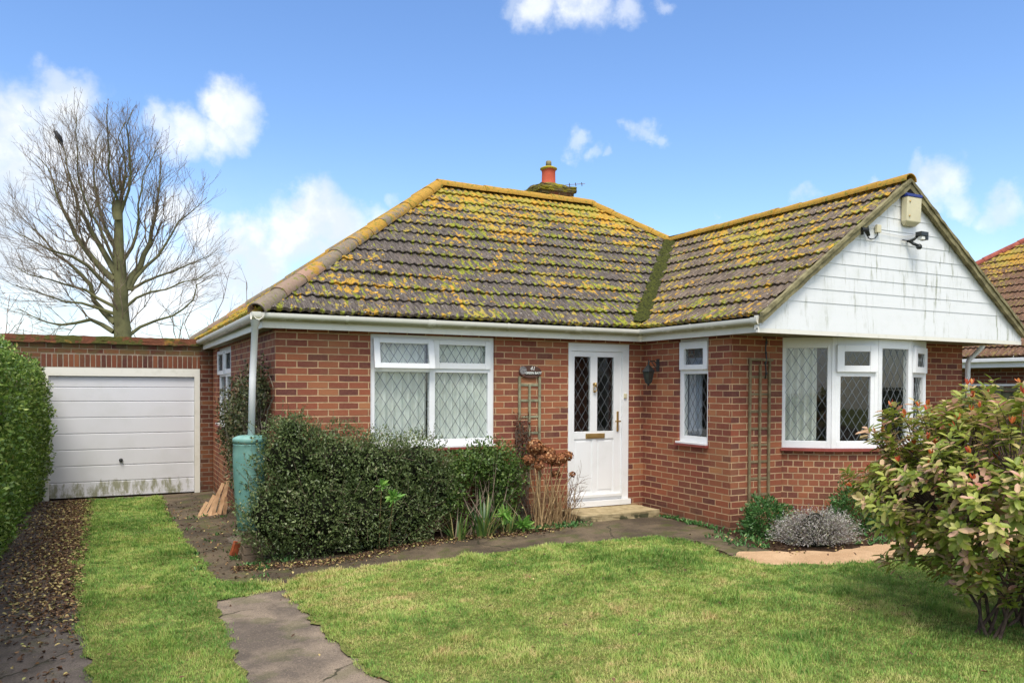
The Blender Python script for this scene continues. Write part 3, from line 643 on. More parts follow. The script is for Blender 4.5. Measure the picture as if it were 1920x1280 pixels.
def latheobj(name,prof,c,mt,sd=20,smooth=True,axis='z'):
    V=[];F=[]
    for r,z in prof:
        for q in range(sd):
            a=q*2*PI/sd; x,y=r*math.cos(a),r*math.sin(a)
            V.append((c[0]+x,c[1]+y,c[2]+z) if axis=='z' else (c[0]+x,c[1]-z,c[2]+y))
    for i in range(len(prof)-1):
        for q in range(sd): F.append((i*sd+q,i*sd+(q+1)%sd,(i+1)*sd+(q+1)%sd,(i+1)*sd+q))
    F.append(tuple(range(sd))[::-1]); F.append(tuple((len(prof)-1)*sd+q for q in range(sd)))
    me=bpy.data.meshes.new(name); me.from_pydata(V,[],F); me.update()
    if smooth:
        for p in me.polygons: p.use_smooth=len(p.vertices)==4
    return newobj(name,me,mt)
tb.add([(4.010,.03,1.57),(4.010,-.01,1.575),(4.010,-.012,1.54)],[.02,.02,.016],8)
an=np.linspace(0,2*PI,15); tb.add([(4.010+.026*math.sin(q),-.002,1.515+.04*math.cos(q)) for q in an],.006,6); tb.add([(4.010,.03,1.475),(4.010,.0,1.475)],.012,8)
keepw(tb.build('door_knocker',M['brass']),dr)
bm=bmesh.new(); lc.box(bm,4.462,4.502,1.39,1.45,-.012,.008); o=bev(obj('doorbell',bm,M['cream'])); tag(o,'small cream bell push on the white door frame','doorbell')
# door step
bm=bmesh.new(); bmesh.ops.create_cube(bm,size=1); 
for v in bm.verts: v.co=Vector((3.47+(v.co.x+.5)*1.18,-.53+(v.co.y+.5)*.525,-.20+(v.co.z+.5)*.190))
bmesh.ops.subdivide_edges(bm,edges=bm.edges,cuts=10,use_grid_fill=True)
for v in bm.verts: v.co+=Vector((random.uniform(-1,1),random.uniform(-1,1),random.uniform(-1,1)))*.004
m,t,b_=mat('step_stone',.9,.2); p=opos(t); s_=N(t,'ShaderNodeSeparateXYZ'); t.links.new(p,s_.inputs[0])
c=mixc(t,mrange(t,noise(t,p,8,5,.65),.35,.65),(.30,.24,.13),(.46,.37,.22))
gm=mth(t,'MULTIPLY',mrange(t,s_.outputs[2],-.02,-.06),mrange(t,noise(t,p,7,4),.42,.52)); c=mixc(t,mth(t,'MULTIPLY',gm,.9),c,(.045,.05,.025)); t.links.new(c,b_.inputs['Base Color']); bump(t,b_,noise(t,p,60,4,.7),.6,.01)
st=bev(obj('doorstep',bm,m,smooth=False),.012,3); tag(st,'worn mossy stone step below the white front door','doorstep')
# ------------------------------------------------------------------ roof
SLP=.726; TH=math.atan(SLP); CT,ST=math.cos(TH),math.sin(TH); EZ=2.30; G=.3103
def tileplane(name,org,du,sdir,h1,uL,uR,mt,parent,du_step=.01833,rows=None,coarse=False,ez=EZ):
    """org eave origin, du along the eave, sdir horizontal uphill; uL/uR(h) limits"""
    org=np.array(org,float); du=np.array(du,float); sd=np.array(sdir,float)
    nrm=np.cross(np.append(du,0),np.append(sd*CT,ST)); 
    if nrm[2]<0: nrm=-nrm
    S=h1/CT; nr=int(math.ceil(S/G-.02)); V=[];F=[];UV=[];n=0
    step=.055 if coarse else du_step
    umin=min(uL(q*h1/20) for q in range(21)); umax=max(uR(q*h1/20) for q in range(21))
    us=np.arange(math.floor(umin/step)*step,umax+step,step)
    r=np.random.default_rng(len(name)+int(abs(org[0])*10))
    for k in range(nr):
        v0=k*G; v1=min((k+1)*G+.02,S)
        if v0>=S: break
        th=.036
        prof=[(v0+.05,-.03),(v0+.004,th-.026),(v0-(.03 if k==0 else 0),th-(.004 if k==0 else 0))]if False else [(v0+.05,-.03),(v0+.004,th-.024),(v0,th),(v0+.02,th+.002),((v0+v1)/2,th*.62),(v1,.006)]
        jit=r.normal(0,.0025,4000)
        tid=(np.floor((us+k*.11)/.33)).astype(int)%4000
        j=jit[tid]
        ph=us/.11*2*PI
        roll=.0085*(-np.cos(ph))+.004*np.clip(-np.cos(ph),0,1)
        if coarse: roll=roll*0
        rowsV=[]
        for (v,h) in prof:
            vv=np.clip(v+j*(1.2 if v<v0+.03 else 0),0,S); hh=np.clip(v*CT,0,h1)
            a,b=uL(min(hh,h1)),uR(min(hh,h1)); uc=np.clip(us,a,b)
            pos=np.zeros((len(us),3)); pos[:,:2]=org+uc[:,None]*du+(vv*CT)[:,None]*sd; pos[:,2]=ez+vv*ST
            pos+=nrm*(h+roll+j*1.2)[:,None]
            V.append(pos); UV.append(np.stack([us if False else uc,np.full(len(us),0)+np.clip(v,v0,v0+G-.001)],1)); rowsV.append(n); n+=len(us)
        m=len(us); i=np.arange(m-1)
        for a,b in zip(rowsV,rowsV[1:]):
            F.append(np.stack([a+i,a+i+1,b+i+1,b+i],1))
    V=np.concatenate(V); F=np.concatenate(F); UV=np.concatenate(UV)
    # drop degenerate faces
    w=np.linalg.norm(V[F[:,0]]-V[F[:,1]],axis=1)+np.linalg.norm(V[F[:,2]]-V[F[:,3]],axis=1); F=F[w>1e-3]
    o=npmesh(name,V,F,mt,None,UV,smooth=True); 
    me=o.data; me.set_sharp_from_angle(angle=math.radians(50)); keepw(o,parent); return o
X0,X1=-.216,XR+.216; Y0,Y1=-.216,YB+.216; XW=XI-.216; HM=(Y1-Y0)/2; HW=(X1-XW)/2; YV=-2.345
LW1=X1-X0; dv=XW-X0
roof=tileplane('roof',(X0,Y0),(1,0),(0,1),HM,lambda h:h,lambda h:(dv+h if h<HW else LW1-h),M['tile'],bung)
tileplane('hip_slope',(X0,Y1),(0,-1),(1,0),HM,lambda h:h,lambda h:(Y1-Y0)-h,M['tile_left'],roof)
tileplane('wing_slope',(XW,0),(0,-1),(1,0),HW,lambda h:-Y0-h,lambda h:-YV,M['tile_wing'],roof)
tileplane('right_slope',(X1,0),(0,1),(-1,0),HM,lambda h:(YV if h<HW else Y0+h),lambda h:Y1-h,M['tile'],roof,coarse=True)
tileplane('back_slope',(X1,Y1),(-1,0),(0,-1),HM,lambda h:h,lambda h:LW1-h,M['tile'],roof,coarse=True)
zr=lambda h:EZ+h*SLP
def captiles(name,a,b,mt,rad=.115,seg=.42,drop=.035,lift=.015):
    a=Vector(a);b=Vector(b); L=(b-a).length; n=max(1,int(round(L/seg))); T=Tubes(); V=[];F=[];c=0
    d=(b-a).normalized(); s=d.cross(Vector((0,0,1))).normalized(); u=s.cross(d).normalized()
    for i in range(n):
        p=a+(b-a)*(i/n)-d*.03; q=a+(b-a)*((i+1)/n)+d*.01
        ra,rb=rad*random.uniform(.99,1.05),rad*.93; jl=random.uniform(-.006,.006)
        for rad_,P in ((ra,p),(rb,q)):
            for t in (1,.86):
                for k in range(11):
                    an=PI*(-.04+1.08*k/10); V.append(P+s*math.cos(an)*rad_*t+u*(math.sin(an)*rad_*t*.85-drop+lift+jl)); 
        for k in range(10):
            F.append((c+k,c+k+1,c+23+k,c+22+k)); F.append((c+11+k+1,c+11+k,c+33+k,c+34+k)); F.append((c+k,c+11+k,c+12+k,c+1+k)); F.append((c+22+k,c+23+k,c+34+k,c+33+k))
        F.append((c,c+22,c+33,c+11)); F.append((c+10,c+21,c+43,c+32)); c+=44
    me=bpy.data.meshes.new(name); me.from_pydata([tuple(v) for v in V],[],F); me.update(); me.polygons.foreach_set('use_smooth',[True]*len(me.polygons)); me.set_sharp_from_angle(angle=math.radians(40))
    o=newobj(name,me,mt); keepw(o,roof); return o
RA=(X0+HM,Y0+HM,zr(HM)+.03); RB=(X1-HM,Y0+HM,zr(HM)+.03)
captiles('hip_tiles',(X0-.0,Y0-.0,EZ+.02),RA,M['hip'],.108)
captiles('hip_tiles',(X0,Y1,EZ+.03),RA,M['hip'],.11)
captiles('ridge_tiles',RA,RB,M['ridge'])
captiles('hip_tiles',(X1-HW,Y0+HW,zr(HW)+.03),RB,M['hip'],.10)
captiles('hip_tiles',(X1,Y1,EZ+.03),RB,M['hip'],.11)
captiles('ridge_tiles',(X1-HW,YV-.01,zr(HW)+.03),(X1-HW,Y0+HW+.1,zr(HW)+.03),M['ridge'],.10)
# valley: dark mossy gutter
def mossmat():
    m,t,b=mat('moss',.95,.1); p=opos(t); c=mixc(t,mrange(t,noise(t,p,30,5,.7),.35,.65),(.018,.02,.009),(.075,.085,.016)); t.links.new(c,b.inputs['Base Color']); bump(t,b,noise(t,p,60,4),1,.02); return m
M['moss']=mossmat()
V=[];F=[]; K=60
for i in range(K+1):
    h=HW*i/K; x,y,z=XW+h,Y0+h,zr(h)
    wd=.075+.02*random.random()
    for k,(o_,dz) in enumerate(((-1.2,-.0),(-.7,.022),(0,.02+.02*random.random()),(.7,.022),(1.2,-.0))):
        a=wd*o_; V.append((x+a*.7,y-a*.7,z+dz+.045+abs(a)*SLP*.7*0.9+random.uniform(-.006,.006)))
for i in range(K):
    for k in range(4): q=i*5+k; F.append((q,q+1,q+6,q+5))
keepw(npmesh('valley_moss',V,F,M['moss'],smooth=True),roof)
# verge edge of the gable, both slopes
bm=bmesh.new()
for sx in (1,-1):
    cx=X1-HW
    for (h0,h1_,zt0,zt1) in ((0,HW,0,0),):
        for (y0,y1,t0,t1) in ((YV-.03,YV+.02,-.075,-.005),(YV-.045,YV-.0,-.005,.038)):
            P=[]
            for h in (0-.02,HW):
                x=cx-sx*(HW-h); z=EZ+h*SLP
                P+= [(x,y0,z+t0),(x,y1,z+t0),(x,y1,z+t1),(x,y0,z+t1)]
            v=[bm.verts.new(p) for p in P]
            for f in ((0,1,2,3),(4,7,6,5),(0,4,5,1),(1,5,6,2),(2,6,7,3),(3,7,4,0)): bm.faces.new([v[i] for i in f])
bmesh.ops.subdivide_edges(bm,edges=[e for e in bm.edges if e.calc_length()>1],cuts=40)
for v in bm.verts: v.co.z+=random.uniform(-.006,.006); v.co.y+=random.uniform(-.005,.005)
keepw(obj('verge',bm,M['verge']),roof)
# gable: boarded face, boxed eaves, fascia and soffit
cx=X1-HW; bm=bmesh.new(); BH=.150; zb=2.165; ztop=zr(HW)-.05
yface=-2.30
def half(z): return max(0,min(HW,HW-(z-(EZ-.055))/SLP)) if z>EZ-.055 else HW
z=zb; first=True
while z<ztop:
    z2=min(z+(BH if not first else .165),ztop); a0,a1=half(z),half(z2)
    # each board: face leaning outwards to its lower edge, plus underside lip
    yb,yt=yface-.009,yface-.003
    if first: yb=yface-.020; yt=yface-.012
    segs=[(z,z2)]
    if z<EZ-.055<z2: segs=[(z,EZ-.055),(EZ-.055,z2)]
    for (s0,s1) in segs:
        q0,q1=half(s0),half(s1); t0=(s0-z)/(z2-z); t1=(s1-z)/(z2-z)
        P=[(cx-q0,yb+(yt-yb)*t0,s0),(cx+q0,yb+(yt-yb)*t0,s0),(cx+q1,yb+(yt-yb)*t1,s1),(cx-q1,yb+(yt-yb)*t1,s1)]
        bm.faces.new([bm.verts.new(p) for p in P])
    P=[(cx-a0,yb,z),(cx-a0,yface+.012,z+.004),(cx+a0,yface+.012,z+.004),(cx+a0,yb,z)]
    bm.faces.new([bm.verts.new(p) for p in P])
    z=z2; first=False
P=[(cx-HW,yface+.02,zb),(cx+HW,yface+.02,zb),(cx+HW,yface+.02,EZ-.05),(cx,yface+.02,ztop),(cx-HW,yface+.02,EZ-.05)]
bm.faces.new([bm.verts.new(p) for p in P][::-1])
keepw(obj('gable_boarding',bm,M['upvc_clad'],recalc=False),bung)
bm=bmesh.new(); fo=.16; F0,F1=2.127,2.285
def fbox(x0,x1,y0,y1,z0=F0,z1=F1): box(bm,x0,x1,y0,y1,z0,z1)
fbox(-fo,XI-fo,-fo,-fo+.02); fbox(-fo,-fo+.02,-fo+.02,YB+fo); fbox(XI-fo,XI-fo+.02,-2.28,-fo+.02)
fbox(XR+fo-.02,XR+fo,-2.28,YB+fo); fbox(-fo+.02,XR+fo-.02,YB+fo-.02,YB+fo)
# gable box returns and bottom edge
box(bm,XW-.02,XI-fo,-2.316,-2.262,2.15,2.30); box(bm,XR+fo,X1+.02,-2.316,-2.262,2.13,2.30)
box(bm,XW-.02,X1+.02,-2.322,-2.29,2.118,2.164)
keepw(obj('fascia',bm,M['fascia']),bung)
bm=bmesh.new()
for (x0,x1,y0,y1) in ((-fo+.02,XI-fo+.02,-fo+.02,.0),(-fo+.02,0,0,YB+fo-.02),(XI-fo+.02,XI,-1.669,0),(XR,XR+fo-.02,-1.669,YB+fo-.02),(XI-fo+.02,XR+fo-.02,-2.29,-1.669)):
    box(bm,x0,x1,y0,y1,2.137,2.147)
keepw(obj('soffit',bm,M['soffit']),bung)
def gutter(pts,n,name='gutter'):
    """half-round channel with brackets along a straight run"""
    a,b=Vector(pts[0]),Vector(pts[1]); d=(b-a).normalized(); n=Vector(n); V=[];F=[];L=(b-a).length
    R=.054; K=10
    for P in (a,b):
        for r in (R,R-.005):
            for k in range(K+1):
                t=PI+PI*k/K; V.append(P+n*math.cos(t)*r*-1+Vector((0,0,math.sin(t)*r*1.35)))
    for k in range(K): F+= [(k,k+1,2*(K+1)+k+1,2*(K+1)+k),(K+1+k+1,K+1+k,3*(K+1)+k,3*(K+1)+k+1)]
    for q in (0,K): F.append((q,2*(K+1)+q,3*(K+1)+q,K+1+q))
    for e in (0,2*(K+1)):
        for k in range(K): F.append((e+k,e+K+1+k,e+K+2+k,e+k+1))
    nb=max(1,int(L/.95)); c=len(V)
    for i in range(nb+1):
        P=a+d*min(L-.03,max(.03,L*i/nb)); wd=.016 if i%2 else .045
        for off in (-wd,wd):
            for r in (R+.005,):
                for k in range(K+1):
                    t=PI+PI*k/K; V.append(P+d*off-n*math.cos(t)*r+Vector((0,0,math.sin(t)*r*1.35+(.006 if k in(0,K) else 0))))
        for k in range(K): F.append((c+k,c+k+1,c+K+1+k+1,c+K+1+k))
        c+=2*(K+1)
    me=bpy.data.meshes.new(name); me.from_pydata([tuple(v) for v in V],[],F); me.update(); me.polygons.foreach_set('use_smooth',[True]*len(me.polygons)); me.set_sharp_from_angle(angle=math.radians(40))
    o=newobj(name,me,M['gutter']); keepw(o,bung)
    bm=bmesh.new(); bm.from_mesh(me); bm.free(); return o
gz_=2.272; go=fo+.054
gutter([(-go-.05,-go,gz_),(XI-go+.0,-go,gz_)],(0,-1,0)); gutter([(-go,-go-.05,gz_),(-go,YB+go,gz_)],(-1,0,0)); gutter([(XI-go,-go-.0,gz_),(XI-go,-2.31,gz_)],(-1,0,0)); gutter([(XR+go,YB+go,gz_),(XR+go,-2.28,gz_)],(1,0,0))
# rainwater pipe to the butt, corner outlet
T=Tubes(); T.add([(-go-.03,-go-.03,2.2),(-go-.03,-go-.03,2.13)],[.045,.040],14); T.add([(-go-.03,-go-.03,2.16),(-.262,-.20,1.6),(-.272,-.17,.97)],.034,14)
keepw(T.build('downpipe',M['upvc']),bung)
T=Tubes(); T.add([(9.22,-1.78,2.16),(9.20,-1.78,2.11),(8.99,-1.73,1.93),(8.975,-1.725,1.88),(8.975,-1.725,-.1)],.032,12); keepw(T.build('downpipe',M['upvc']),bung)
# chimney: brick stack, mossy flaunching, pot with a cowl
chx,chy=5.28,3.45
bm=bmesh.new(); uvl=bm.loops.layers.uv.new('UVMap')
def stack(x0,x1,y0,y1,z0,z1):
    for lc,L in ((Loc((x0,y0,0),(1,0,0),(0,-1,0)),x1-x0),(Loc((x0,y1,0),(0,-1,0),(-1,0,0)),y1-y0),(Loc((x1,y0,0),(0,1,0),(1,0,0)),y1-y0),(Loc((x1,y1,0),(-1,0,0),(0,1,0)),x1-x0)):
        wallquad(bm,uvl,lc,0,L,z0,z1,0,0)
    f=bm.faces.new([bm.verts.new(p) for p in ((x0,y0,z1),(x1,y0,z1),(x1,y1,z1),(x0,y1,z1))])
stack(5.05,5.55,3.25,3.75,4.2,4.83); stack(4.99,5.62,3.19,3.81,4.83,4.90)
ch=obj('chimney',bm,M['garage_brick'],recalc=False); keepw(ch,roof)
bm=bmesh.new()
bmesh.ops.create_cube(bm,size=1)
for v in bm.verts:
    tz=v.co.z+.5; k=1-.0*tz; v.co=Vector((5.305+v.co.x*.70*k,3.5+v.co.y*.68*k,4.885+tz*.10))
bmesh.ops.subdivide_edges(bm,edges=bm.edges,cuts=8,use_grid_fill=True)
for v in bm.verts:
    if v.co.z>4.98:
        r=math.hypot(v.co.x-5.29,v.co.y-3.5); v.co.z+=max(0,.12-.30*r)
    v.co+=Vector([random.uniform(-.012,.012) for _ in range(3)])
m,t,b_=mat('mossy_crown',.95,.1); p=opos(t); c=mixc(t,mrange(t,noise(t,p,9,5,.7),.38,.6),(.11,.085,.055),mixc(t,noise(t,p,25,4),(.14,.14,.02),(.36,.30,.03))); t.links.new(c,b_.inputs['Base Color']); bump(t,b_,noise(t,p,40,4),1,.02)
M['crown']=m; keepw(obj('chimney_crown',bm,m,smooth=True),ch)
m,t,b_=mat('terracotta',.8,.2); p=opos(t); s_=N(t,'ShaderNodeSeparateXYZ'); t.links.new(p,s_.inputs[0])
c=mixc(t,noise(t,p,12,4),(.40,.075,.04),(.55,.12,.07)); zz=mth(t,'ADD',s_.outputs[2],mth(t,'MULTIPLY',noise(t,p,14,3),.06)); c=mixc(t,mth(t,'MAXIMUM',mrange(t,zz,5.335,5.35),mrange(t,zz,5.11,5.08)),c,(.34,.28,.03)); t.links.new(c,b_.inputs['Base Color'])
pot=latheobj('chimney_pot',[(.15,-.03),(.14,.04),(.122,.09),(.118,.26),(.125,.30),(.150,.315),(.150,.335),(.10,.36),(.085,.36),(.08,.20)],(5.29,3.5,5.01),m); keepw(pot,ch)
cw=latheobj('cowl',[(.05,-.0),(.05,.08),(.046,.11),(.035,.115)],(5.29,3.5,5.36),M['verge']); keepw(cw,ch)
# TV aerial beyond the stack
T=Tubes(); T.add([(5.58,3.7,4.85),(5.60,3.7,5.13)],.010,6); T.add([(5.60,3.7,5.13),(6.12,3.62,5.21)],.005,5)
for k in range(3):
    x=5.82+k*.13; z=5.163+(k*.13)*.16; T.add([(x-.035,3.62,z+.012),(x+.035,3.72,z-.012)],.008,5)
o=T.build('television_aerial',plain('aerial_metal',(.30,.22,.20),.4,metal=.5)); tag(o,'thin television aerial reaching out from the chimney','aerial')
T=Tubes(); T.add([(4.72,3.3,4.6),(4.72,3.3,4.78)],.008,6); T.add([(4.72,3.3,4.76),(4.72,3.3,4.80),(4.72,3.3,4.86)],[.012,.034,.010],8); o=T.build('roof_vent_cap',M['twig']); keepw(o,roof)
# ------------------------------------------------------------------ curtains
def curtain(name,lc,u0,u1,z0,z1,d,mt,label,amp=.026,per=.09,top=1.0):
    n=int((u1-u0)/.008); us=np.linspace(u0,u1,n); r=np.random.default_rng(int(u0*100)+3)
    ph=np.cumsum(r.uniform(.4,1.6,n))*(2*PI*.008/per); wv=np.sin(ph)*amp; V=[];UV=[]
    zs=np.linspace(z0,z1,10)
    for z in zs:
        k=1-.3*(z-z0)/(z1-z0)
        for u,w_ in zip(us,wv): V.append(lc.P(u+.01*math.sin(z*3+u*9)*(1-k),z,d+w_*k))
    F=[(j*n+i,j*n+i+1,(j+1)*n+i+1,(j+1)*n+i) for j in range(9) for i in range(n-1)]
    o=npmesh(name,[tuple(v) for v in V],F,mt,smooth=True)
    s=o.modifiers.new('thick','SOLIDIFY'); s.thickness=.002
    tag(o,label,'curtain'); return o
curtain('curtain',FM,1.0,1.74,.80,2.10,-.105,M['net'],'pale net curtain behind the left half of the bedroom window beside the big dark bush')
curtain('curtain',FM,1.80,2.60,.80,2.10,-.105,M['net'],'pale net curtain behind the right half of the bedroom window, nearest the house sign')
curtain('curtain',FW,.76,1.0,.90,1.9,-.14,M['blue_curtain'],'grey-blue curtain drawn aside in the narrow window by the lantern',.02,.09)
lc0=Loc(bowv[0],bowv[1]-bowv[0],Vector(((bowv[1]-bowv[0]).y,-(bowv[1]-bowv[0]).x,0)))
curtain('curtain',lc0,.02,.42,.80,2.10,-.085,M['cream_curtain'],'cream curtain gathered at the left end of the bow window',.03,.08)
# ------------------------------------------------------------------ things fixed to the house
# wall lantern
L0=empty('wall_lantern',(XI,-.30,1.75),'black coach lantern on a scrolled bracket beside the front door','wall lantern')
bm=bmesh.new(); box(bm,XI-.012,XI,-.345,-.285,1.74,1.90); o=bev(obj('back_plate',bm,M['black'])); keepw(o,L0)
T=Tubes(); T.add([(XI-.01,-.315,1.83),(XI-.06,-.31,1.875),(XI-.12,-.31,1.87),(XI-.15,-.31,1.845),(XI-.15,-.31,1.82)],.008,8); T.add([(XI-.01,-.315,1.78),(XI-.05,-.31,1.80),(XI-.10,-.31,1.86)],.006,8); T.add([(XI-.15,-.31,1.85),(XI-.15,-.31,1.90)],[.008,.003],8); keepw(T.build('bracket',M['black']),L0)
keepw(latheobj('lantern_roof',[(.088,0),(.085,.012),(.03,.075),(.012,.09),(.010,.11)],(XI-.15,-.31,1.735),M['black'],6,False),L0)
keepw(latheobj('lantern_glass',[(.04,0),(.072,.14)],(XI-.15,-.31,1.595),plain('smoked_glass',(.05,.055,.05),.15,.6,.3),6,False),L0)
T=Tubes()
for q in range(6):
    a=q*PI/3; T.add([(XI-.15+.042*math.cos(a),-.31+.042*math.sin(a),1.595),(XI-.15+.074*math.cos(a),-.31+.074*math.sin(a),1.737)],.005,5)
T.add([(XI-.15,-.31,1.55),(XI-.15,-.31,1.57),(XI-.15,-.31,1.597)],[.006,.014,.045],8); keepw(T.build('lantern_frame',M['black']),L0)
# trellis panels
def trellis(name,xs,zs,y,z0,z1,mt,label,mid,midtop):
    e=empty(name,((xs[0]+xs[1])/2,y,z0),label,'trellis',None); 
    def lk(o): keepw(o,e); 
    for x in (xs[0],xs[1]):
        bm=bmesh.new(); box(bm,x-.014,x+.014,y-.03,y-.008,z0,z1); o=obj('upright',bm,mt); lk(o)
    bm=bmesh.new(); box(bm,mid-.012,mid+.012,y-.03,y-.008,z0+.05,midtop); lk(obj('upright',bm,mt))
    for z in zs:
        bm=bmesh.new(); box(bm,xs[0]-(.03 if z>1.8 else .0),xs[1]+(.03 if z>1.8 else 0),y-.008,y-.001,z-.014,z+.014) if z<1.8 else box(bm,xs[0]-.03,xs[1]+.03,y-.05,y-.03,z-.013,z+.013)
        lk(obj('rail',bm,mt))
    return e
trellis('trellis',(2.90,3.18),[1.556,1.366,1.166,.966,.77,.57],-.0,.25,1.66,M['greenwood'],'pale green weathered trellis on the brick between window and front door',3.04,1.57)
trellis('trellis',(5.035,5.335),[1.86,1.66,1.46,1.26,1.06,.87,.675,.48,.29],DY,.05,1.88,M['palewood'],'tall brown weathered trellis on the gable wall left of the bow window',5.19,1.80)
T=Tubes(); pts=[(5.25+.008*math.sin(i*2.1),DY-.045,2.12-.06*i) for i in range(9)]; T.add(pts,.009,6)
for i in range(1,9,2): T.add([np.array(pts[i])+(0,0,.02),np.array(pts[i]),np.array(pts[i])-(0,0,.02)],[.006,.018,.006],6)
o=T.build('hanging_cord',M['black']); tag(o,'dark knotted cord hanging above the tall brown trellis','cord')
# house sign: oval slate-and-wood plate with raised white letters
S0=empty('house_sign',(3.05,0,1.64),'small oval house sign with white lettering above the trellis','house sign')
def oval(name,cx,cz,rx,rz,y0,y1,mt,n=36):
    bm=bmesh.new(); a=[bm.verts.new((cx+rx*math.cos(q*2*PI/n),y0,cz+rz*math.sin(q*2*PI/n))) for q in range(n)]; b=[bm.verts.new((cx+rx*.96*math.cos(q*2*PI/n),y1,cz+rz*.95*math.sin(q*2*PI/n))) for q in range(n)]
    bm.faces.new(a); bm.faces.new(b[::-1]); [bm.faces.new((a[i],a[(i+1)%n],b[(i+1)%n],b[i])) for i in range(n)]
    o=obj(name,bm,mt); keepw(o,S0); return o
oval('plate',3.05,1.716,.158,.080,-.012,-.026,plain('sign_brown',(.12,.055,.04),.5,var=.2,scale=30))
oval('painted_band',2.945,1.735,.048,.050,-.026,-.029,plain('sign_grey',(.30,.28,.28),.6,var=.3,scale=50))
M['white_paint']=plain('white_paint',(.80,.80,.76),.5,var=.02)
M['sign_dark']=plain('sign_dark',(.05,.05,.042),.6)
bm=bmesh.new(); box(bm,2.975,3.197,-.031,-.0262,1.682,1.722); keepw(obj('name_strip',bm,M['sign_dark']),S0)
def text(body,size,loc,parent,mt,shear=0,name='lettering'):
    cu=bpy.data.curves.new(name,'FONT'); cu.body=body; cu.size=size; cu.extrude=.0012; cu.shear=shear; cu.align_x='CENTER'; cu.align_y='CENTER'; cu.offset=.0009
    o=bpy.data.objects.new(name,cu); C.objects.link(o); bpy.context.view_layer.update()
    me=bpy.data.meshes.new_from_object(o.evaluated_get(bpy.context.evaluated_depsgraph_get())); bpy.data.objects.remove(o)
    me.transform(Matrix.Translation(loc)@Matrix.Rotation(PI/2,4,'X')); me.materials.clear(); q=newobj(name,me,mt); keepw(q,parent); return q
text('41',.068,(3.075,-.028,1.757),S0,M['white_paint'],.25,'number')
text('GREEN BAYT',.0385,(3.087,-.0325,1.702),S0,M['white_paint'])
# alarm box, floodlight, bracket cable on the gable
yg=yface-.02
A0=empty('alarm_box',(6.89,yg,3.6),'cream alarm box with blue top high under the gable peak','alarm box')
bm=bmesh.new(); v=[]
for (x0,x1,y0,y1,z) in ((6.80,6.98,yg-.03,yg,3.455),(6.765,7.02,yg-.075,yg,3.50),(6.765,7.02,yg-.085,yg,3.785)):
    v.append([bm.verts.new(p) for p in ((x0,y0,z),(x1,y0,z),(x1,y1,z),(x0,y1,z))])
bm.faces.new(v[0][::-1]); bm.faces.new(v[-1])
for a,b in zip(v,v[1:]):
    for i in range(4): bm.faces.new((a[i],a[(i+1)%4],b[(i+1)%4],b[i]))
keepw(bev(obj('housing',bm,M['cream']),.008),A0)
bm=bmesh.new(); box(bm,6.76,7.025,yg-.09,yg,3.787,3.822); keepw(bev(obj('blue_top',bm,M['blue'])),A0)
for z in (3.56,3.73):
    o=latheobj('screw',[(.012,0),(.012,.006),(.008,.008)],(6.81,yg-.078-(z-3.5)*.035,z),M['brass'],10,axis='y'); keepw(o,A0)
B0=empty('floodlight',(6.95,yg,3.28),'black security floodlight on the white gable boards below the alarm box','floodlight')
T=Tubes(); T.add([(6.88,yg,3.28),(6.90,yg-.07,3.29),(6.93,yg-.10,3.33)],.016,8); T.add([(6.88,yg-.03,3.28),(6.90,yg-.07,3.24),(6.93,yg-.10,3.22)],.018,8); T.add([(6.78,yg-.01,3.285),(6.88,yg-.02,3.285)],.007,6); keepw(T.build('bracket',M['black']),B0)
bm=bmesh.new(); box(bm,6.90,7.03,yg-.17,yg-.09,3.325,3.375); box(bm,6.99,7.03,yg-.17,yg-.09,3.28,3.323); keepw(bev(obj('lamp_head',bm,M['black'])),B0)
bm=bmesh.new(); box(bm,6.925,6.985,yg-.16,yg-.10,3.283,3.322); keepw(bev(obj('lamp_glass',bm,M['white_paint'])),B0)
keepw(latheobj('sensor',[(.02,0),(.032,.015),(.032,.04),(.015,.06)],(6.945,yg-.11,3.175),M['black'],12),B0)
D0=empty('wall_camera',(6.10,yg,3.33),'small black camera and cable beside a cream junction box on the gable','camera')
T=Tubes(); T.add([(6.14,yg,3.33),(6.14,yg-.05,3.33),(6.14,yg-.05,3.44)],[.012,.012,.006],8); T.add([(6.02,yg-.05,3.33),(6.14,yg-.05,3.34)],[.030,.020],10); T.add([(6.15,yg-.03,3.32),(6.15,yg-.05,3.27)],[.025,.02],8); T.add([(6.03,yg-.05,3.33),(6.035,yg-.06,3.27)],[.022,.016],8); keepw(T.build('body',M['black']),D0)
T=Tubes(); T.add([(6.16,yg-.02,3.29),(6.19,yg-.015,3.255),(6.24,yg-.012,3.245),(6.30,yg-.012,3.26),(6.345,yg-.012,3.30),(6.35,yg-.012,3.34)],.007,6); keepw(T.build('cable',M['black']),D0)
bm=bmesh.new(); box(bm,6.315,6.385,yg-.035,yg-.002,3.33,3.42); keepw(bev(obj('junction_box',bm,M['cream'])),D0)
T=Tubes(); T.add([(6.42,yg-.006,3.345),(6.8,yg-.006,3.335),(7.3,yg-.006,3.41)],.004,4); o=T.build('cable',M['upvc']); keepw(o,D0)
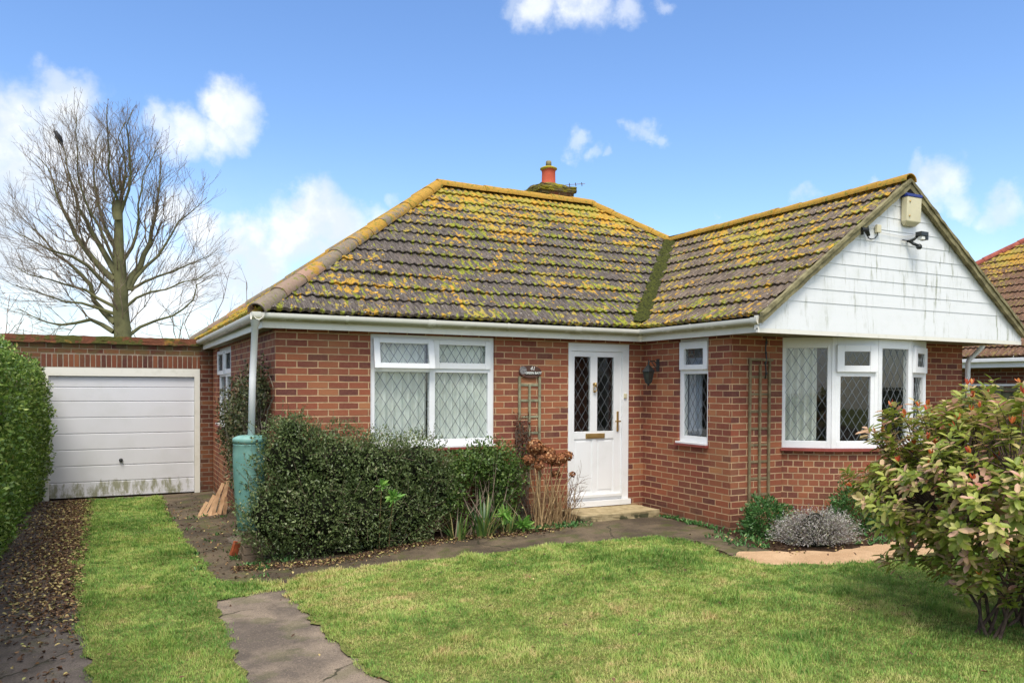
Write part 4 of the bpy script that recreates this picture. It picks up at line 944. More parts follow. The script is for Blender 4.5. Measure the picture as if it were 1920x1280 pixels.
# ------------------------------------------------------------------ water butt on its stand
m,t,b_=mat('butt_plastic',.45,.4); p=opos(t)
c=mixc(t,mrange(t,noise(t,p,3,5,.6),.35,.7),(.13,.29,.265),(.22,.42,.37)); c=mixc(t,mrange(t,noise(t,p,11,4,.7),.58,.72,0,.5),c,(.22,.27,.17)); t.links.new(c,b_.inputs['Base Color'])
WBt=empty('water_butt',(-.275,-.12,.05),'blue-green plastic water butt under the white downpipe','water butt')
keepw(latheobj('barrel',[(.115,0),(.125,.02),(.150,.35),(.165,.60),(.170,.78),(.165,.87),(.168,.875),(.168,.89)],(-.275,-.12,.05),m,32),WBt)
for z in (.62,.56,.44,.36,.28): pass
keepw(latheobj('lid',[(.172,0),(.172,.045),(.165,.055),(.12,.075),(.045,.082),(.02,.08)],(-.275,-.12,.942),m,32),WBt)
keepw(latheobj('vent_hole',[(.012,0),(.012,.01)],(-.235,-.287,.975),M['black'],12,axis='y'),WBt)
bm=bmesh.new()
for k in range(4): box(bm,-.36+.006*k,-.16,-.22,-.02,-.27+k*.08+.001,-.27+k*.08+.075)
box(bm,-.375,-.14,-.24,.0,.051-.006,.05)
o=bev(obj('butt_stand',bm,M['garage_brick'])); tag(o,'low dark stack of bricks carrying the water butt','stand')
bm=bmesh.new(); box(bm,-.05,.05,-.03,.03,-.1,.1)
bmesh.ops.transform(bm,matrix=Matrix.Translation((-.395,.06,-.17))@Matrix.Rotation(.32,4,'Y')@Matrix.Rotation(.3,4,'Z'),verts=bm.verts)
for v in bm.verts: v.co=Vector((-.395,.06,-.17))+(v.co-Vector((-.395,.06,-.17)))*.75
o=bev(obj('brick',bm,plain('orange_brick',(.42,.11,.045),.85,.2,.25,20,bmp=.4)),.006); tag(o,'single orange brick leaning below the water butt','brick')
# split logs against the side wall
m,t,b_=mat('split_wood',.8,.2); p=opos(t); rr=N(t,'ShaderNodeNewGeometry').outputs['Random Per Island']
mp=N(t,'ShaderNodeMapping'); mp.inputs['Scale'].default_value=(30,30,4); t.links.new(p,mp.inputs[0]); t.links.new(mixc(t,noise(t,mp.outputs[0],1,4),(.36,.17,.08),(.72,.52,.32)),b_.inputs['Base Color'])
M['split']=m
LG=[((-.42,3.0,-.255),(-.26,3.12,.00),.022,'short bright split log lying at the front of the firewood pile'),((-.34,3.02,-.25),(-.14,3.15,.16),.024,'split log leaning in the middle of the firewood pile'),((-.22,3.0,-.25),(-.07,3.12,.23),.03,'tallest pale plank leaning on the side wall in the firewood pile'),((-.50,2.92,-.262),(-.25,2.98,-.225),.03,'reddish split log lying flat before the firewood pile'),((-.30,2.95,-.255),(-.20,3.04,.08),.022,'thin orange split log standing in the firewood pile'),((-.15,2.95,-.255),(-.12,3.02,-.02),.026,'short split log at the right end of the firewood pile'),((-.46,3.06,-.255),(-.36,3.08,-.08),.02,'small splinter log at the left end of the firewood pile')]
for a,b,r_,lb in LG:
    a=Vector(a);b=Vector(b); d=(b-a); q=d.to_track_quat('Z','Y').to_matrix().to_4x4(); bm=bmesh.new(); L=d.length
    ring=[(-1,-.7),(1,-.8),(.2,1.0)]; vs=[]
    for i in range(7):
        k=i/6; vs.append([bm.verts.new(a+q@Vector((x*r_*random.uniform(.8,1.15),y*r_*random.uniform(.8,1.15),L*k))) for x,y in ring])
    for r0,r1 in zip(vs,vs[1:]):
        for i in range(3): bm.faces.new((r0[i],r0[(i+1)%3],r1[(i+1)%3],r1[i]))
    bm.faces.new(vs[0]); bm.faces.new(vs[-1][::-1]); o=obj('split_log',bm,M['split']); tag(o,lb,'log','split logs against the side wall')
# ------------------------------------------------------------------ garage
YG=5.594
gar=empty('garage',(-1.4,YG+2.5,-.25),'flat-roofed brick garage with white up-and-over door','garage')
FGa=Loc((-2.99,YG,0),(1,0,0),(0,-1,0)); bm=bmesh.new(); uvl=bm.loops.layers.uv.new('UVMap')
GO=(-2.49+2.99,-.207+2.99,-.4,1.80)
wall(bm,uvl,FGa,2.985,-.35,2.18,[GO],0); wall(bm,uvl,Loc((-2.99,YG+5.4,0),(0,-1,0),(-1,0,0)),5.4,-.35,2.18,[],.05); wall(bm,uvl,Loc((-.002,YG+5.4,0),(-1,0,0),(0,1,0)),2.985,-.35,2.18)
wallquad(bm,uvl,Loc((-.003,YB,0),(0,1,0),(1,0,0)),0,YG+5.4-YB,-.35,2.18,0,0)
keepw(obj('wall',bm,[M['garage_brick'],M['plaster']],recalc=False),gar)
# soldier course: rotated uv
bm=bmesh.new(); uvl=bm.loops.layers.uv.new('UVMap')
vs=[bm.verts.new((x,YG-.006,z)) for x,z in ((-2.50,1.802),(-.206,1.802),(-.206,2.015),(-2.50,2.015))]; f=bm.faces.new(vs)
for l,(x,z) in zip(f.loops,((0,0),(2.294,0),(2.294,.213),(0,.213))): l[uvl].uv=(z/.213*.15+.0,x)
vs=[bm.verts.new(q) for q in ((-2.50,YG-.006,1.802),(-2.5,YG,1.802),(-.206,YG,1.802),(-.206,YG-.006,1.802))]; bm.faces.new(vs)
sm=brickmat('soldier2',w=.15,h=.075,dark=.6,mort=(.42,.35,.27),moss=.4); [n for n in sm.node_tree.nodes if n.type=='TEX_BRICK'][0].offset=0
keepw(obj('soldier_course',bm,sm,recalc=False),gar)
bm=bmesh.new()
box(bm,-3.04,-.01,YG-.05,YG+.27,2.182,2.225); box(bm,-3.02,-.0,YG-.03,YG+.25,2.226,2.30); box(bm,-3.0,-.005,YG+.28,YG+5.4,2.12,2.17)
bmesh.ops.subdivide_edges(bm,edges=[e for e in bm.edges if e.calc_length()>2],cuts=40)
for v in bm.verts: v.co.z+=random.uniform(-.006,.006)
m,t,b_=mat('coping',.95,.1); p=opos(t); c=mixc(t,noise(t,p,9,5,.7),(.10,.045,.03),(.26,.10,.055)); c=mixc(t,mrange(t,noise(t,p,4,5,.7),.46,.56),c,(.10,.10,.03)); c=mixc(t,mrange(t,noise(t,p,3,3),.6,.68),c,(.34,.19,.05)); t.links.new(c,b_.inputs['Base Color']); bump(t,b_,noise(t,p,40,4),.8,.02)
keepw(obj('coping',bm,m),gar)
bm=bmesh.new(); lc=Loc((0,YG,0),(1,0,0),(0,-1,0))
lc.frame(bm,-2.49,-.207,-.28,1.80,.09,.085,.001,.13,-.12,.01)
keepw(bev(obj('door_frame',bm,M['fascia'])),gar)
m,t,b_=mat('garage_door_paint',.4,.4); p=opos(t); s_=N(t,'ShaderNodeSeparateXYZ'); t.links.new(p,s_.inputs[0])
c=mixc(t,mrange(t,noise(t,p,2.2,4),.45,.75,0,.3),(.70,.70,.73),(.52,.53,.50))
mpg=N(t,'ShaderNodeMapping'); mpg.inputs['Scale'].default_value=(1,1,.35); t.links.new(p,mpg.inputs[0])
gf=mth(t,'ADD',mth(t,'MULTIPLY',mrange(t,s_.outputs[2],.10,-.05),.22),mth(t,'MULTIPLY',noise(t,mpg.outputs[0],9,7,.75),.8)); gf=mrange(t,gf,.56,.70); c=mixc(t,mth(t,'MULTIPLY',gf,.8),c,(.20,.20,.08)); t.links.new(c,b_.inputs['Base Color'])
bm=bmesh.new(); zs=[-.215,-.01,.245,.50,.755,1.01,1.265,1.49,1.662]
prof=[]
for z,z2 in zip(zs,zs[1:]):
    prof+=[(z+.012,-.035),(z2-.012,-.035),(z2-.004,-.046),(z2+.004,-.046)]
prof=[(zs[0],-.04)]+prof[:-2]+[(zs[-1],-.04)]
A=[bm.verts.new(lc.P(-2.40,z,d)) for z,d in prof]; B=[bm.verts.new(lc.P(-.295,z,d)) for z,d in prof]
for i in range(len(prof)-1): bm.faces.new((A[i],B[i],B[i+1],A[i+1]))
box(bm,-2.40,-.295,YG+.06,YG+.07,-.215,1.662)
box(bm,-2.40,-.295,YG+.02,YG+.055,-.245,-.216)
gd=obj('garage_door',bm,m,recalc=False); keepw(gd,gar)
h_=latheobj('handle',[(.03,0),(.03,.02),(.018,.025),(.018,.05),(.01,.055)],(-1.394,YG+.035,.32),M['black'],14,axis='y'); keepw(h_,gd)
# ------------------------------------------------------------------ neighbour's bungalow and the fence
nb=empty('neighbour_bungalow',(18,3,-.1),'neighbouring brick bungalow with brown tiled hipped roof beyond the fence','bungalow')
NX,NY0,NY1=14.0,-6.0,6.75; bm=bmesh.new(); uvl=bm.loops.layers.uv.new('UVMap')
wall(bm,uvl,Loc((NX+.3,NY1-.3,0),(0,-1,0),(-1,0,0)),12.1,-.3,2.0,[(3.2,4.6,.8,1.8)],0,inner=.2)
wall(bm,uvl,Loc((NX+.3,NY0+.3,0),(1,0,0),(0,-1,0)),9.4,-.3,2.0,[],0,inner=.2); wall(bm,uvl,Loc((NX+9.7,NY1-.3,0),(-1,0,0),(0,1,0)),9.4,-.3,2.0,[],0,inner=.2)
keepw(obj('wall',bm,[M['garage_brick'],M['plaster']],recalc=False),nb)
NW,NL=10.0,NY1-NY0; NH=4.7
nr=tileplane('roof',(NX,NY1),(0,-1),(1,0),NH,lambda h:h,lambda h:NL-h,M['tile_red'],nb,ez=2.17)
tileplane('front_slope',(NX,NY0),(1,0),(0,1),NH,lambda h:h,lambda h:NW-h,M['tile_red'],nr,coarse=True,ez=2.17)
tileplane('back_slope',(NX+NW,NY1),(-1,0),(0,-1),NH,lambda h:h,lambda h:NW-h,M['tile_red'],nr,coarse=True,ez=2.17)
tileplane('far_slope',(NX+NW,NY0),(0,1),(-1,0),NH,lambda h:h,lambda h:NL-h,M['tile_red'],nr,coarse=True,ez=2.17)
roof_=roof; roof=nr
M['redhip']=plain('red_hip_tile',(.36,.10,.07),.8,.2,.25,8)
captiles('hip_tiles',(NX,NY1,2.20),(NX+NH,NY1-NH,2.2+NH*SLP),M['redhip'],.11)
captiles('hip_tiles',(NX,NY0,2.20),(NX+NH,NY0+NH,2.2+NH*SLP),M['redhip'],.11)
captiles('ridge_tiles',(NX+NH,NY1-NH,2.2+NH*SLP),(NX+NH,NY0+NH,2.2+NH*SLP),M['redhip'],.11)
roof=roof_
bm=bmesh.new(); box(bm,NX+.02,NX+.05,NY0,NY1,1.96,2.08); box(bm,NX-.06,NX+.018,NY0,NY1,2.07,2.14); box(bm,NX+.052,NX+.3,NY0+.1,NY1-.1,1.985,1.998)
keepw(bev(obj('fascia',bm,M['upvc']),.01),nb)
bm=bmesh.new(); box(bm,NX+.27,NX+.298,NY0+.4,NY1-.4,1.60,1.635); keepw(obj('white_trim',bm,M['upvc']),nb)
# fence between the plots
m,t,b_=mat('fence_boards',.9,.15); p=opos(t); mp=N(t,'ShaderNodeMapping'); mp.inputs['Scale'].default_value=(1,1,.12); t.links.new(p,mp.inputs[0])
c=mixc(t,noise(t,mp.outputs[0],22,5,.6),(.045,.055,.032),(.12,.13,.085)); t.links.new(c,b_.inputs['Base Color'])
fe=empty('fence',(10.8,0,-.1),'dark green weathered board fence between the two bungalows','fence')
k=0
for y in np.arange(-12,9.9,1.83):
    bm=bmesh.new()
    for i in range(15):
        yy=y+.06+i*.113; box(bm,10.82+(.012 if i%2 else 0),10.84+(.012 if i%2 else 0),yy,yy+.12,-.12,1.50+random.uniform(-.01,.01))
    keepw(obj('panel',bm,m),fe)
    bm=bmesh.new(); box(bm,10.78,10.88,y-.05,y+.05,-.15,1.58); keepw(obj('post',bm,m),fe)
bm=bmesh.new(); box(bm,10.80,10.87,-12,10,1.515,1.55); keepw(obj('capping',bm,m),fe)
# ------------------------------------------------------------------ hedge on the left
def foliage_shell(n,ells,thick=.35,seed=1,gap=.0,gs=6):
    """points inside a union of ellipsoids, biased to the outside; returns P and outward normal"""
    r=np.random.default_rng(seed); vol=np.array([e[3]*e[4]*e[5] for e in ells])**.67; pr=vol/vol.sum()
    idx=r.choice(len(ells),n,p=pr); E=np.array(ells)[idx]; d=unit(r.normal(size=(n,3)))
    rad=1-thick*r.random(n)**1.6
    bumpn=1+.16*np.sin(d[:,0]*gs+idx*2)*np.cos(d[:,1]*gs*1.3+idx)+.12*np.sin(d[:,2]*gs*1.7+d[:,0]*5+idx)
    P=E[:,:3]+d*E[:,3:]*(rad*bumpn)[:,None]
    # discard points deep inside other lobes
    deep=np.zeros(n,bool)
    for e in ells: 
        q=np.linalg.norm((P-np.array(e[:3]))/np.array(e[3:]),axis=1); deep|=q<(1-thick*1.05)
    if gap:
        g=np.sin(P[:,0]*23+P[:,2]*9)*np.sin(P[:,1]*19-P[:,2]*17)*np.sin(P[:,2]*27+P[:,0]*7)+.25*np.sin(P[:,0]*51)*np.sin(P[:,2]*47); deep|=(g>gap)&(rad>.66)&(r.random(n)<.88)
    k=~deep; return P[k],unit(d[k]*1/np.array(E[k,3:]))
def shrub_branches(T,base,ells,n,r0,seed,sides=4,spread=.12,sy=None):
    r=np.random.default_rng(seed)
    for i in range(n):
        e=ells[r.integers(len(ells))]; d=unit(r.normal(size=3)); tgt=np.array(e[:3])+d*np.array(e[3:])*.85
        b=np.array(base)+r.normal(size=3)*[spread,spread if sy is None else sy,0]; mid=(b+tgt)/2+r.normal(size=3)*.06; mid[2]+=.05
        ts=np.linspace(0,1,6)[:,None]; P=b*(1-ts)**2+2*mid*ts*(1-ts)+tgt*ts**2
        T.add(P,np.linspace(r0,r0*.2,6),sides)
M['hedge_leaf']=leafmat('hedge_leaf',[(0,(.05,.10,.018)),(.35,(.10,.19,.03)),(.7,(.20,.30,.05)),(.92,(.38,.45,.13)),(1,(.30,.12,.045))],.4,.2,(3,.7))
hd=empty('hedge',(-2.75,0,-.27),'clipped green hedge running along the left side of the drive','hedge')
n=95000; y=-9+15.*RNG.random(n)**.8; face=RNG.random(n)
bulge=.10*np.sin(y*1.7)+.06*np.sin(y*4.1+1)+.05*np.sin(y*9)
topz=1.85+.05*np.sin(y*1.3)+.03*np.sin(y*7)-.12*np.clip((y-4.0)/1.2,0,1)**2
xf=-2.53+.12*np.clip((1.0-y)/6,0,1)+bulge*.5
z=-.25+(topz+.25)*RNG.random(n)
onf=face<.72
P=np.zeros((n,3)); Nn=np.zeros((n,3))
bell=.10*np.sin((z+.25)/2.1*PI)-.12*(1-np.clip((z+.25)/.5,0,1))
rnd=np.abs(RNG.normal(0,.11,n))-.03*RNG.random(n)
lumpy=.06*np.sin(y*11+z*7)*np.sin(z*9-y*5)+.04*np.sin(y*5.3-z*4)
P[:,0]=np.where(onf,xf+bell+lumpy-rnd,xf-RNG.random(n)*1.1); P[:,1]=y; P[:,2]=np.where(onf,z,topz-rnd*.8+lumpy+.05*np.sin(P[:,0]*9))
Nn[:,0]=np.where(onf,1,.1); Nn[:,2]=np.where(onf,.2,1)
rc=np.where(onf,np.clip((P[:,2]-topz+.12)/.12,0,1),0); P[:,0]-=rc**2*.10
endm=y>5.2; 
g_=np.sin(y*13+z*5)*np.sin(z*15-y*4)+.5*np.sin(y*31-z*9)*np.sin(z*29+y*3); k=(P[:,1]<5.35)&~((g_>.62)&(RNG.random(n)<.72)); P=P[k]; Nn=Nn[k]
# far end face
m2=9000; Pe=np.stack([-3.5+1.05*RNG.random(m2),5.3+RNG.normal(0,.05,m2),-.25+2.05*RNG.random(m2)],1); P=np.concatenate([P,Pe]); Nn=np.concatenate([Nn,np.tile([0,1,.2],(m2,1))])
D_=unit(Nn*.6+rdir(len(P),.35)*1.0); V,F=quadleaf(P,D_,unit(Nn+rdir(len(P))*.7),RNG.uniform(.03,.062,len(P)),RNG.uniform(.018,.032,len(P)))
keepw(npmesh('foliage',V,F,M['hedge_leaf']),hd)
T=Tubes()
for i in range(130):
    y_=-6+11*i/130; x_=-2.9+RNG.uniform(-.1,.1); T.add([(x_,y_,-.28),(x_+.15,y_+RNG.uniform(-.2,.2),.6),(x_+.38,y_+RNG.uniform(-.3,.3),1.6)],[.015,.010,.004],4)
keepw(T.build('stems',M['twig']),hd)
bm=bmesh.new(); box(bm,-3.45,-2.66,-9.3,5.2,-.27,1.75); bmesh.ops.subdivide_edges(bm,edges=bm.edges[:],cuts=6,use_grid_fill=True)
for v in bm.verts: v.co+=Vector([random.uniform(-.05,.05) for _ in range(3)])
keepw(obj('shade_core',bm,plain('inner_shade',(.03,.045,.012),.9,.1,.3,20,bmp=1)),hd)  # solid filler, its dark colour stands for shade in the leaf gaps
# ------------------------------------------------------------------ dark evergreen bush by the window
M['dark_leaf']=leafmat('dark_leaf',[(0,(.035,.055,.020)),(.3,(.075,.115,.036)),(.58,(.13,.18,.06)),(.8,(.22,.27,.11)),(.92,(.42,.44,.27)),(1,(.38,.22,.13))],.38,.15,(3.5,.6))
M['core']=plain('bush_core',(.018,.02,.011),.95,.1,.3,20,bmp=1)  # near-black filler: shade deep between the leaves put into its colour
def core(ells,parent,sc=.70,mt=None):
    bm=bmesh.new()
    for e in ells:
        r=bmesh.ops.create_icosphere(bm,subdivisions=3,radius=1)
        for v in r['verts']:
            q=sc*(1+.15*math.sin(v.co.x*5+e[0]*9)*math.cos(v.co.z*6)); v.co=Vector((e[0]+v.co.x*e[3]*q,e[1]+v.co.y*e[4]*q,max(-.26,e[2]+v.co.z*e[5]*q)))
    keepw(obj('shade_core',bm,mt or M['core'],smooth=True),parent)
E1=[(.12,-.30,.78,.42,.30,.42),(.55,-.33,.72,.5,.33,.40),(1.0,-.33,.66,.42,.33,.36),(1.42,-.33,.66,.40,.30,.34),(-.08,-.30,.22,.34,.30,.46),(.35,-.38,.20,.50,.32,.45),(.85,-.42,.15,.45,.30,.40),(1.3,-.38,.18,.42,.30,.42),(1.68,-.30,.45,.26,.25,.36),(.10,-.3,1.08,.2,.18,.15)]
b1=empty('evergreen_bush',(.6,-.3,-.2),'large dark small-leaved evergreen bush under the bedroom window','bush')
P,Nn=foliage_shell(66000,E1,.45,2,.10,7); k=(P[:,2]>-.24)&(P[:,1]<.12-.0); k&=~((P[:,0]>0)&(P[:,1]>-.01)); P=P[k];Nn=Nn[k]
# spiky new shoots breaking the outline
V,F=quadleaf(P,unit(Nn*.7+rdir(len(P),.3)),unit(Nn+rdir(len(P))),RNG.uniform(.018,.046,len(P)),RNG.uniform(.010,.022,len(P)))
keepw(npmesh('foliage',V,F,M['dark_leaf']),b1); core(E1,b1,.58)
T=Tubes(); shrub_branches(T,(.5,-.22,-.25),E1,70,.012,5,spread=.3,sy=.04)
r=np.random.default_rng(9); PS=[];DS=[]
Ps,Ns=foliage_shell(2000,E1,.08,12); 
for p_,n_ in zip(Ps,Ns):
    if p_[2]<-.1 or p_[1]>-.02: continue
    d=unit(n_*.6+np.array([0,0,.7])+r.normal(size=3)*.4); L=r.uniform(.05,.17); T.add([p_-d*.05,p_+d*L],[.0025,.001],3)
    for q in np.linspace(.1,1,7): PS.append(p_+d*L*q); DS.append(unit(d+r.normal(size=3)*.9))
keepw(T.build('branches',M['twig']),b1)
PS=np.array(PS);DS=np.array(DS); V,F=quadleaf(PS,DS,rdir(len(PS)),r.uniform(.018,.032,len(PS)),r.uniform(.009,.015,len(PS))); keepw(npmesh('shoots',V,F,M['dark_leaf']),b1)
# greener shrub to its right
M['green_leaf']=leafmat('green_leaf',[(0,(.035,.07,.015)),(.4,(.07,.13,.025)),(.75,(.14,.22,.05)),(.97,(.26,.33,.10)),(1,(.35,.10,.04))],.35,.2,(5,.75))
E2=[(2.02,-.25,.58,.30,.22,.24),(2.35,-.25,.66,.33,.24,.28),(2.62,-.25,.52,.26,.22,.30),(2.50,-.25,.25,.28,.2,.3),(1.85,-.3,.30,.22,.2,.3)]
b2=empty('green_shrub',(2.3,-.25,-.15),'bright green shrub between the dark bush and the dried hydrangea','shrub')
P,Nn=foliage_shell(13000,E2,.75,3,.30,7); k=(P[:,1]<-.01); P=P[k];Nn=Nn[k]
V,F=quadleaf(P,unit(Nn*.5+rdir(len(P),.2)),unit(Nn+rdir(len(P))*.8),RNG.uniform(.025,.05,len(P)),RNG.uniform(.015,.026,len(P))); keepw(npmesh('foliage',V,F,M['green_leaf']),b2)
T=Tubes(); shrub_branches(T,(2.25,-.25,-.16),E2,60,.009,6,spread=.2); keepw(T.build('branches',M['twig']),b2)
# climber on the side wall
E3=[(-.14,.75,1.35,.16,.55,.45),(-.15,1.5,1.15,.16,.6,.5),(-.15,2.4,1.0,.15,.6,.55),(-.15,1.3,.55,.15,.7,.4),(-.10,.3,1.5,.12,.25,.35)]
b3=empty('wall_climber',(-.12,1.2,-.27),'straggly half-bare climber on the side wall behind the water butt','climber')
P,Nn=foliage_shell(9000,E3,.9,4,.25,6); P[:,0]=np.minimum(P[:,0],-.01); M['climb_leaf']=leafmat('climber_leaf',[(0,(.03,.04,.015)),(.5,(.07,.085,.03)),(.85,(.13,.15,.06)),(1,(.22,.15,.09))],.5,.15)
V,F=quadleaf(P,rdir(len(P),.1),rdir(len(P)),RNG.uniform(.03,.05,len(P)),RNG.uniform(.016,.03,len(P))); keepw(npmesh('foliage',V,F,M['climb_leaf']),b3)
T=Tubes(); shrub_branches(T,(-.1,1.3,-.27),E3,50,.010,8,spread=.01,sy=.3)
r=np.random.default_rng(21)
for i in range(45):
    y_=r.uniform(.1,1.1); z_=r.uniform(.4,1.3); P_=[(-.08-.1*r.random(),y_,z_)]
    for k in range(6): q=np.array(P_[-1])+[r.normal()*.02,r.normal()*.08,r.uniform(.02,.14)]; q[0]=min(q[0],-.03); P_.append(tuple(q))
    T.add(P_,np.linspace(.009,.003,7),4)
keepw(T.build('stems',plain('grey_stem',(.20,.17,.13),.9)),b3)
# ------------------------------------------------------------------ strap-leaved plants, hydrangea, twigs
def strap(name,c,n,h,mt,label,cat,rad=.12,w=.022,seed=1,droop=.5):
    r=np.random.default_rng(seed); V=[];F=[];k=0
    for i in range(n):
        a=r.uniform(0,2*PI); b=np.array(c)+[math.cos(a)*rad*r.random(),math.sin(a)*rad*r.random(),0]; L=h*r.uniform(.6,1.1); lean=r.uniform(.1,.9); wd=w*r.uniform(.6,1.2)
        d=np.array([math.cos(a),math.sin(a),0]); s=np.array([-math.sin(a),math.cos(a),0]); m=7
        for j in range(m):
            t=j/(m-1); p_=b+d*L*lean*t**1.6+np.array([0,0,L*(t-.55*droop*lean*t**3)])*(1.05-.3*lean); w_=wd*(1-t**2.2)*.5+.0008
            V+= [p_-s*w_+[0,0,.15*w_],p_,p_+s*w_+[0,0,.15*w_]]
        for j in range(m-1):
            q=k+j*3; F+= [(q,q+1,q+4,q+3),(q+1,q+2,q+5,q+4)]
        k+=m*3
    o=npmesh(name,V,F,mt,smooth=True); tag(o,label,cat); return o
M['strap']=leafmat('strap_leaf',[(0,(.03,.08,.03)),(.4,(.07,.14,.04)),(.7,(.15,.24,.05)),(.85,(.40,.38,.14)),(1,(.55,.42,.22))],.4,.2)
strap('iris_clump',(2.15,-.62,-.15),46,.52,M['strap'],'strap-leaved iris clump with yellowing tips left of the fern-green sprigs','plant',.13,.028,1)
strap('iris_clump',(2.47,-.60,-.14),34,.36,M['strap'],'smaller strap-leaved clump nearest the dried hydrangea','plant',.12,.026,2)
strap('iris_clump',(1.85,-.58,-.16),26,.34,M['strap'],'low dark strap-leaved clump at the right foot of the big dark bush','plant',.10,.026,4)
M['lime']=leafmat('lime_leaf',[(0,(.12,.30,.05)),(.6,(.22,.45,.08)),(1,(.36,.58,.14))],.4,.35)
def sprig(c,n,L,label,base,mt=None,name='spurge_sprig'):
    r=np.random.default_rng(int(c[0]*100)); P=np.tile(c,(n,1))+r.normal(size=(n,3))*.012; D_=unit(r.normal(size=(n,3))+[0,-.5,.25]); V,F=leaves(P,D_,unit(np.cross(D_,r.normal(size=(n,3)))),np.full(n,L)*r.uniform(.7,1.2,n),np.full(n,L*.26))
    e=empty(name,base,label,'plant'); keepw(npmesh('leaves',V,F,mt or M['lime']),e); T=Tubes(); c=np.array(c); b=np.array(base); T.add([b,(b+c)/2+[0,.01,.04],c],[.006,.005,.004],5); keepw(T.build('stem',M['strawtwig']),e)
sprig((.93,-.74,.50),20,.085,'lime green leaf rosette poking out of the dark bush, upper of two',(.98,-.5,-.2)); sprig((1.05,-.76,.38),26,.10,'lime green leaf rosette poking out of the dark bush, lower of two',(1.08,-.52,-.2))
sprig((2.60,-.70,-.02),30,.13,'bright green leafy tuft at the foot of the dried hydrangea',(2.6,-.68,-.13)); sprig((2.38,-.66,.10),22,.12,'bright green whorled sprig among the iris leaves',(2.38,-.64,-.14))
# dried hydrangea
hy=empty('hydrangea',(2.95,-.5,-.13),'dried brown hydrangea with rusty flower heads left of the front door','hydrangea')
M['rust']=leafmat('rust_petal',[(0,(.16,.055,.025)),(.5,(.36,.14,.055)),(.85,(.55,.26,.11)),(1,(.66,.42,.22))],.7,.3)
r=np.random.default_rng(31); T=Tubes(); HB=[(2.86,-.5,.84,.10),(2.80,-.46,.68,.075),(2.93,-.5,.70,.075),(3.04,-.52,.70,.085),(3.14,-.5,.66,.08),(3.22,-.5,.69,.075),(3.30,-.5,.71,.07),(2.86,-.47,.78,.07),(2.98,-.48,.78,.07),(3.08,-.45,.76,.07),(2.90,-.52,.62,.07),(3.37,-.5,.49,.035),(3.16,-.47,.50,.05)]
for j,(x,y_,z_,rd) in enumerate(HB):
    b=np.array([2.93+r.normal()*.04,-.5+r.normal()*.04,-.14]) if j<9 else np.array([3.15,-.45,-.12]); c=np.array([x,y_,z_]); ts=np.linspace(0,1,8)[:,None]; mid=(b+c)/2+[.05*r.normal(),.02*r.normal(),.1]; P_=b*(1-ts)**2+2*mid*ts*(1-ts)+c*ts**2; P_[1:-1]+=r.normal(size=(6,3))*.008; T.add(P_,np.linspace(.011,.005,8),6)
    n=int(240*(rd/.08)**2); d=unit(r.normal(size=(n,3))); P_=c+d*rd*r.uniform(.7,1.05,n)[:,None]*[1,.9,.8]; V,F=leaves(P_,unit(np.cross(d,r.normal(size=(n,3)))),d,r.uniform(.02,.034,n),r.uniform(.02,.03,n),.2,.1); keepw(npmesh('flower_head',V,F,M['rust']),hy)
for i in range(80):
    b=np.array([2.93+.45*r.random()**1.5+r.normal()*.07,-.5+r.normal()*.06,-.14]); P_=[b]
    d=unit(np.array([r.normal()*.25,r.normal()*.15,1]))
    for k in range(7): d=unit(d+r.normal(size=3)*.16+[0,0,.1]); P_.append(P_[-1]+d*.095*r.uniform(.5,1.0))
    T.add(P_,np.linspace(.0045,.0018,8),4)
keepw(T.build('stems',M['strawtwig']),hy)
dc=empty('dried_climber',(3.0,-.05,-.12),'rust-brown dried climber stems tangled in the pale green trellis','climber'); T=Tubes(); PS=[]
for i in range(26):
    q=[2.95+r.normal()*.06,-.05,-.12]; P_=[tuple(q)]
    for k in range(13): q=[min(3.2,max(2.84,q[0]+r.normal()*.035)),-.045+r.normal()*.012,q[2]+r.uniform(.05,.13)]; P_.append(tuple(q)); PS+= [q]*(3 if .5<q[2]<1.4 and q[0]<3.1 else 0)
    T.add(P_,np.linspace(.006,.002,14),4)
keepw(T.build('stems',M['twig']),dc); PS=np.array(PS); PS=PS+r.normal(size=PS.shape)*[.02,.008,.02]; V,F=leaves(PS,rdir(len(PS),-.5),rdir(len(PS)),r.uniform(.02,.04,len(PS)),r.uniform(.012,.022,len(PS)),.3,.3); keepw(npmesh('dead_leaves',V,F,leafmat('rust_leaf',[(0,(.06,.02,.012)),(.6,(.14,.045,.022)),(1,(.26,.10,.045))],.8,.1)),dc)
def twiggy(name,base,n,h,mt,label,seed,spread=.3,cat='plant',r0=.006,br=3):
    r=np.random.default_rng(seed); T=Tubes()
    def grow(p,d,L,rad,lv):
        P_=[p]
        for k in range(5): d=unit(d+r.normal(size=3)*.14+[0,0,.06]); P_.append(P_[-1]+d*L/5)
        T.add(P_,np.linspace(rad,rad*.5,6),4)
        if lv<br:
            for q in range(r.integers(2,4)):
                i=r.integers(2,6); grow(P_[i],unit(d+r.normal(size=3)*.75),L*r.uniform(.4,.65),rad*.55,lv+1)
    for i in range(n):
        b=np.array(base)+r.normal(size=3)*[.03,.03,0]; grow(b,unit(np.array([r.normal()*spread,r.normal()*spread*.6,1])),h*r.uniform(.4,.62),r0,1)
    o=T.build(name,mt); tag(o,label,cat); return o
twiggy('bare_shrub',(3.30,-.38,-.11),9,.85,plain('brown_twig',(.15,.075,.04),.85,.2),'bare brown twiggy shrub standing before the front door frame',3,.28)
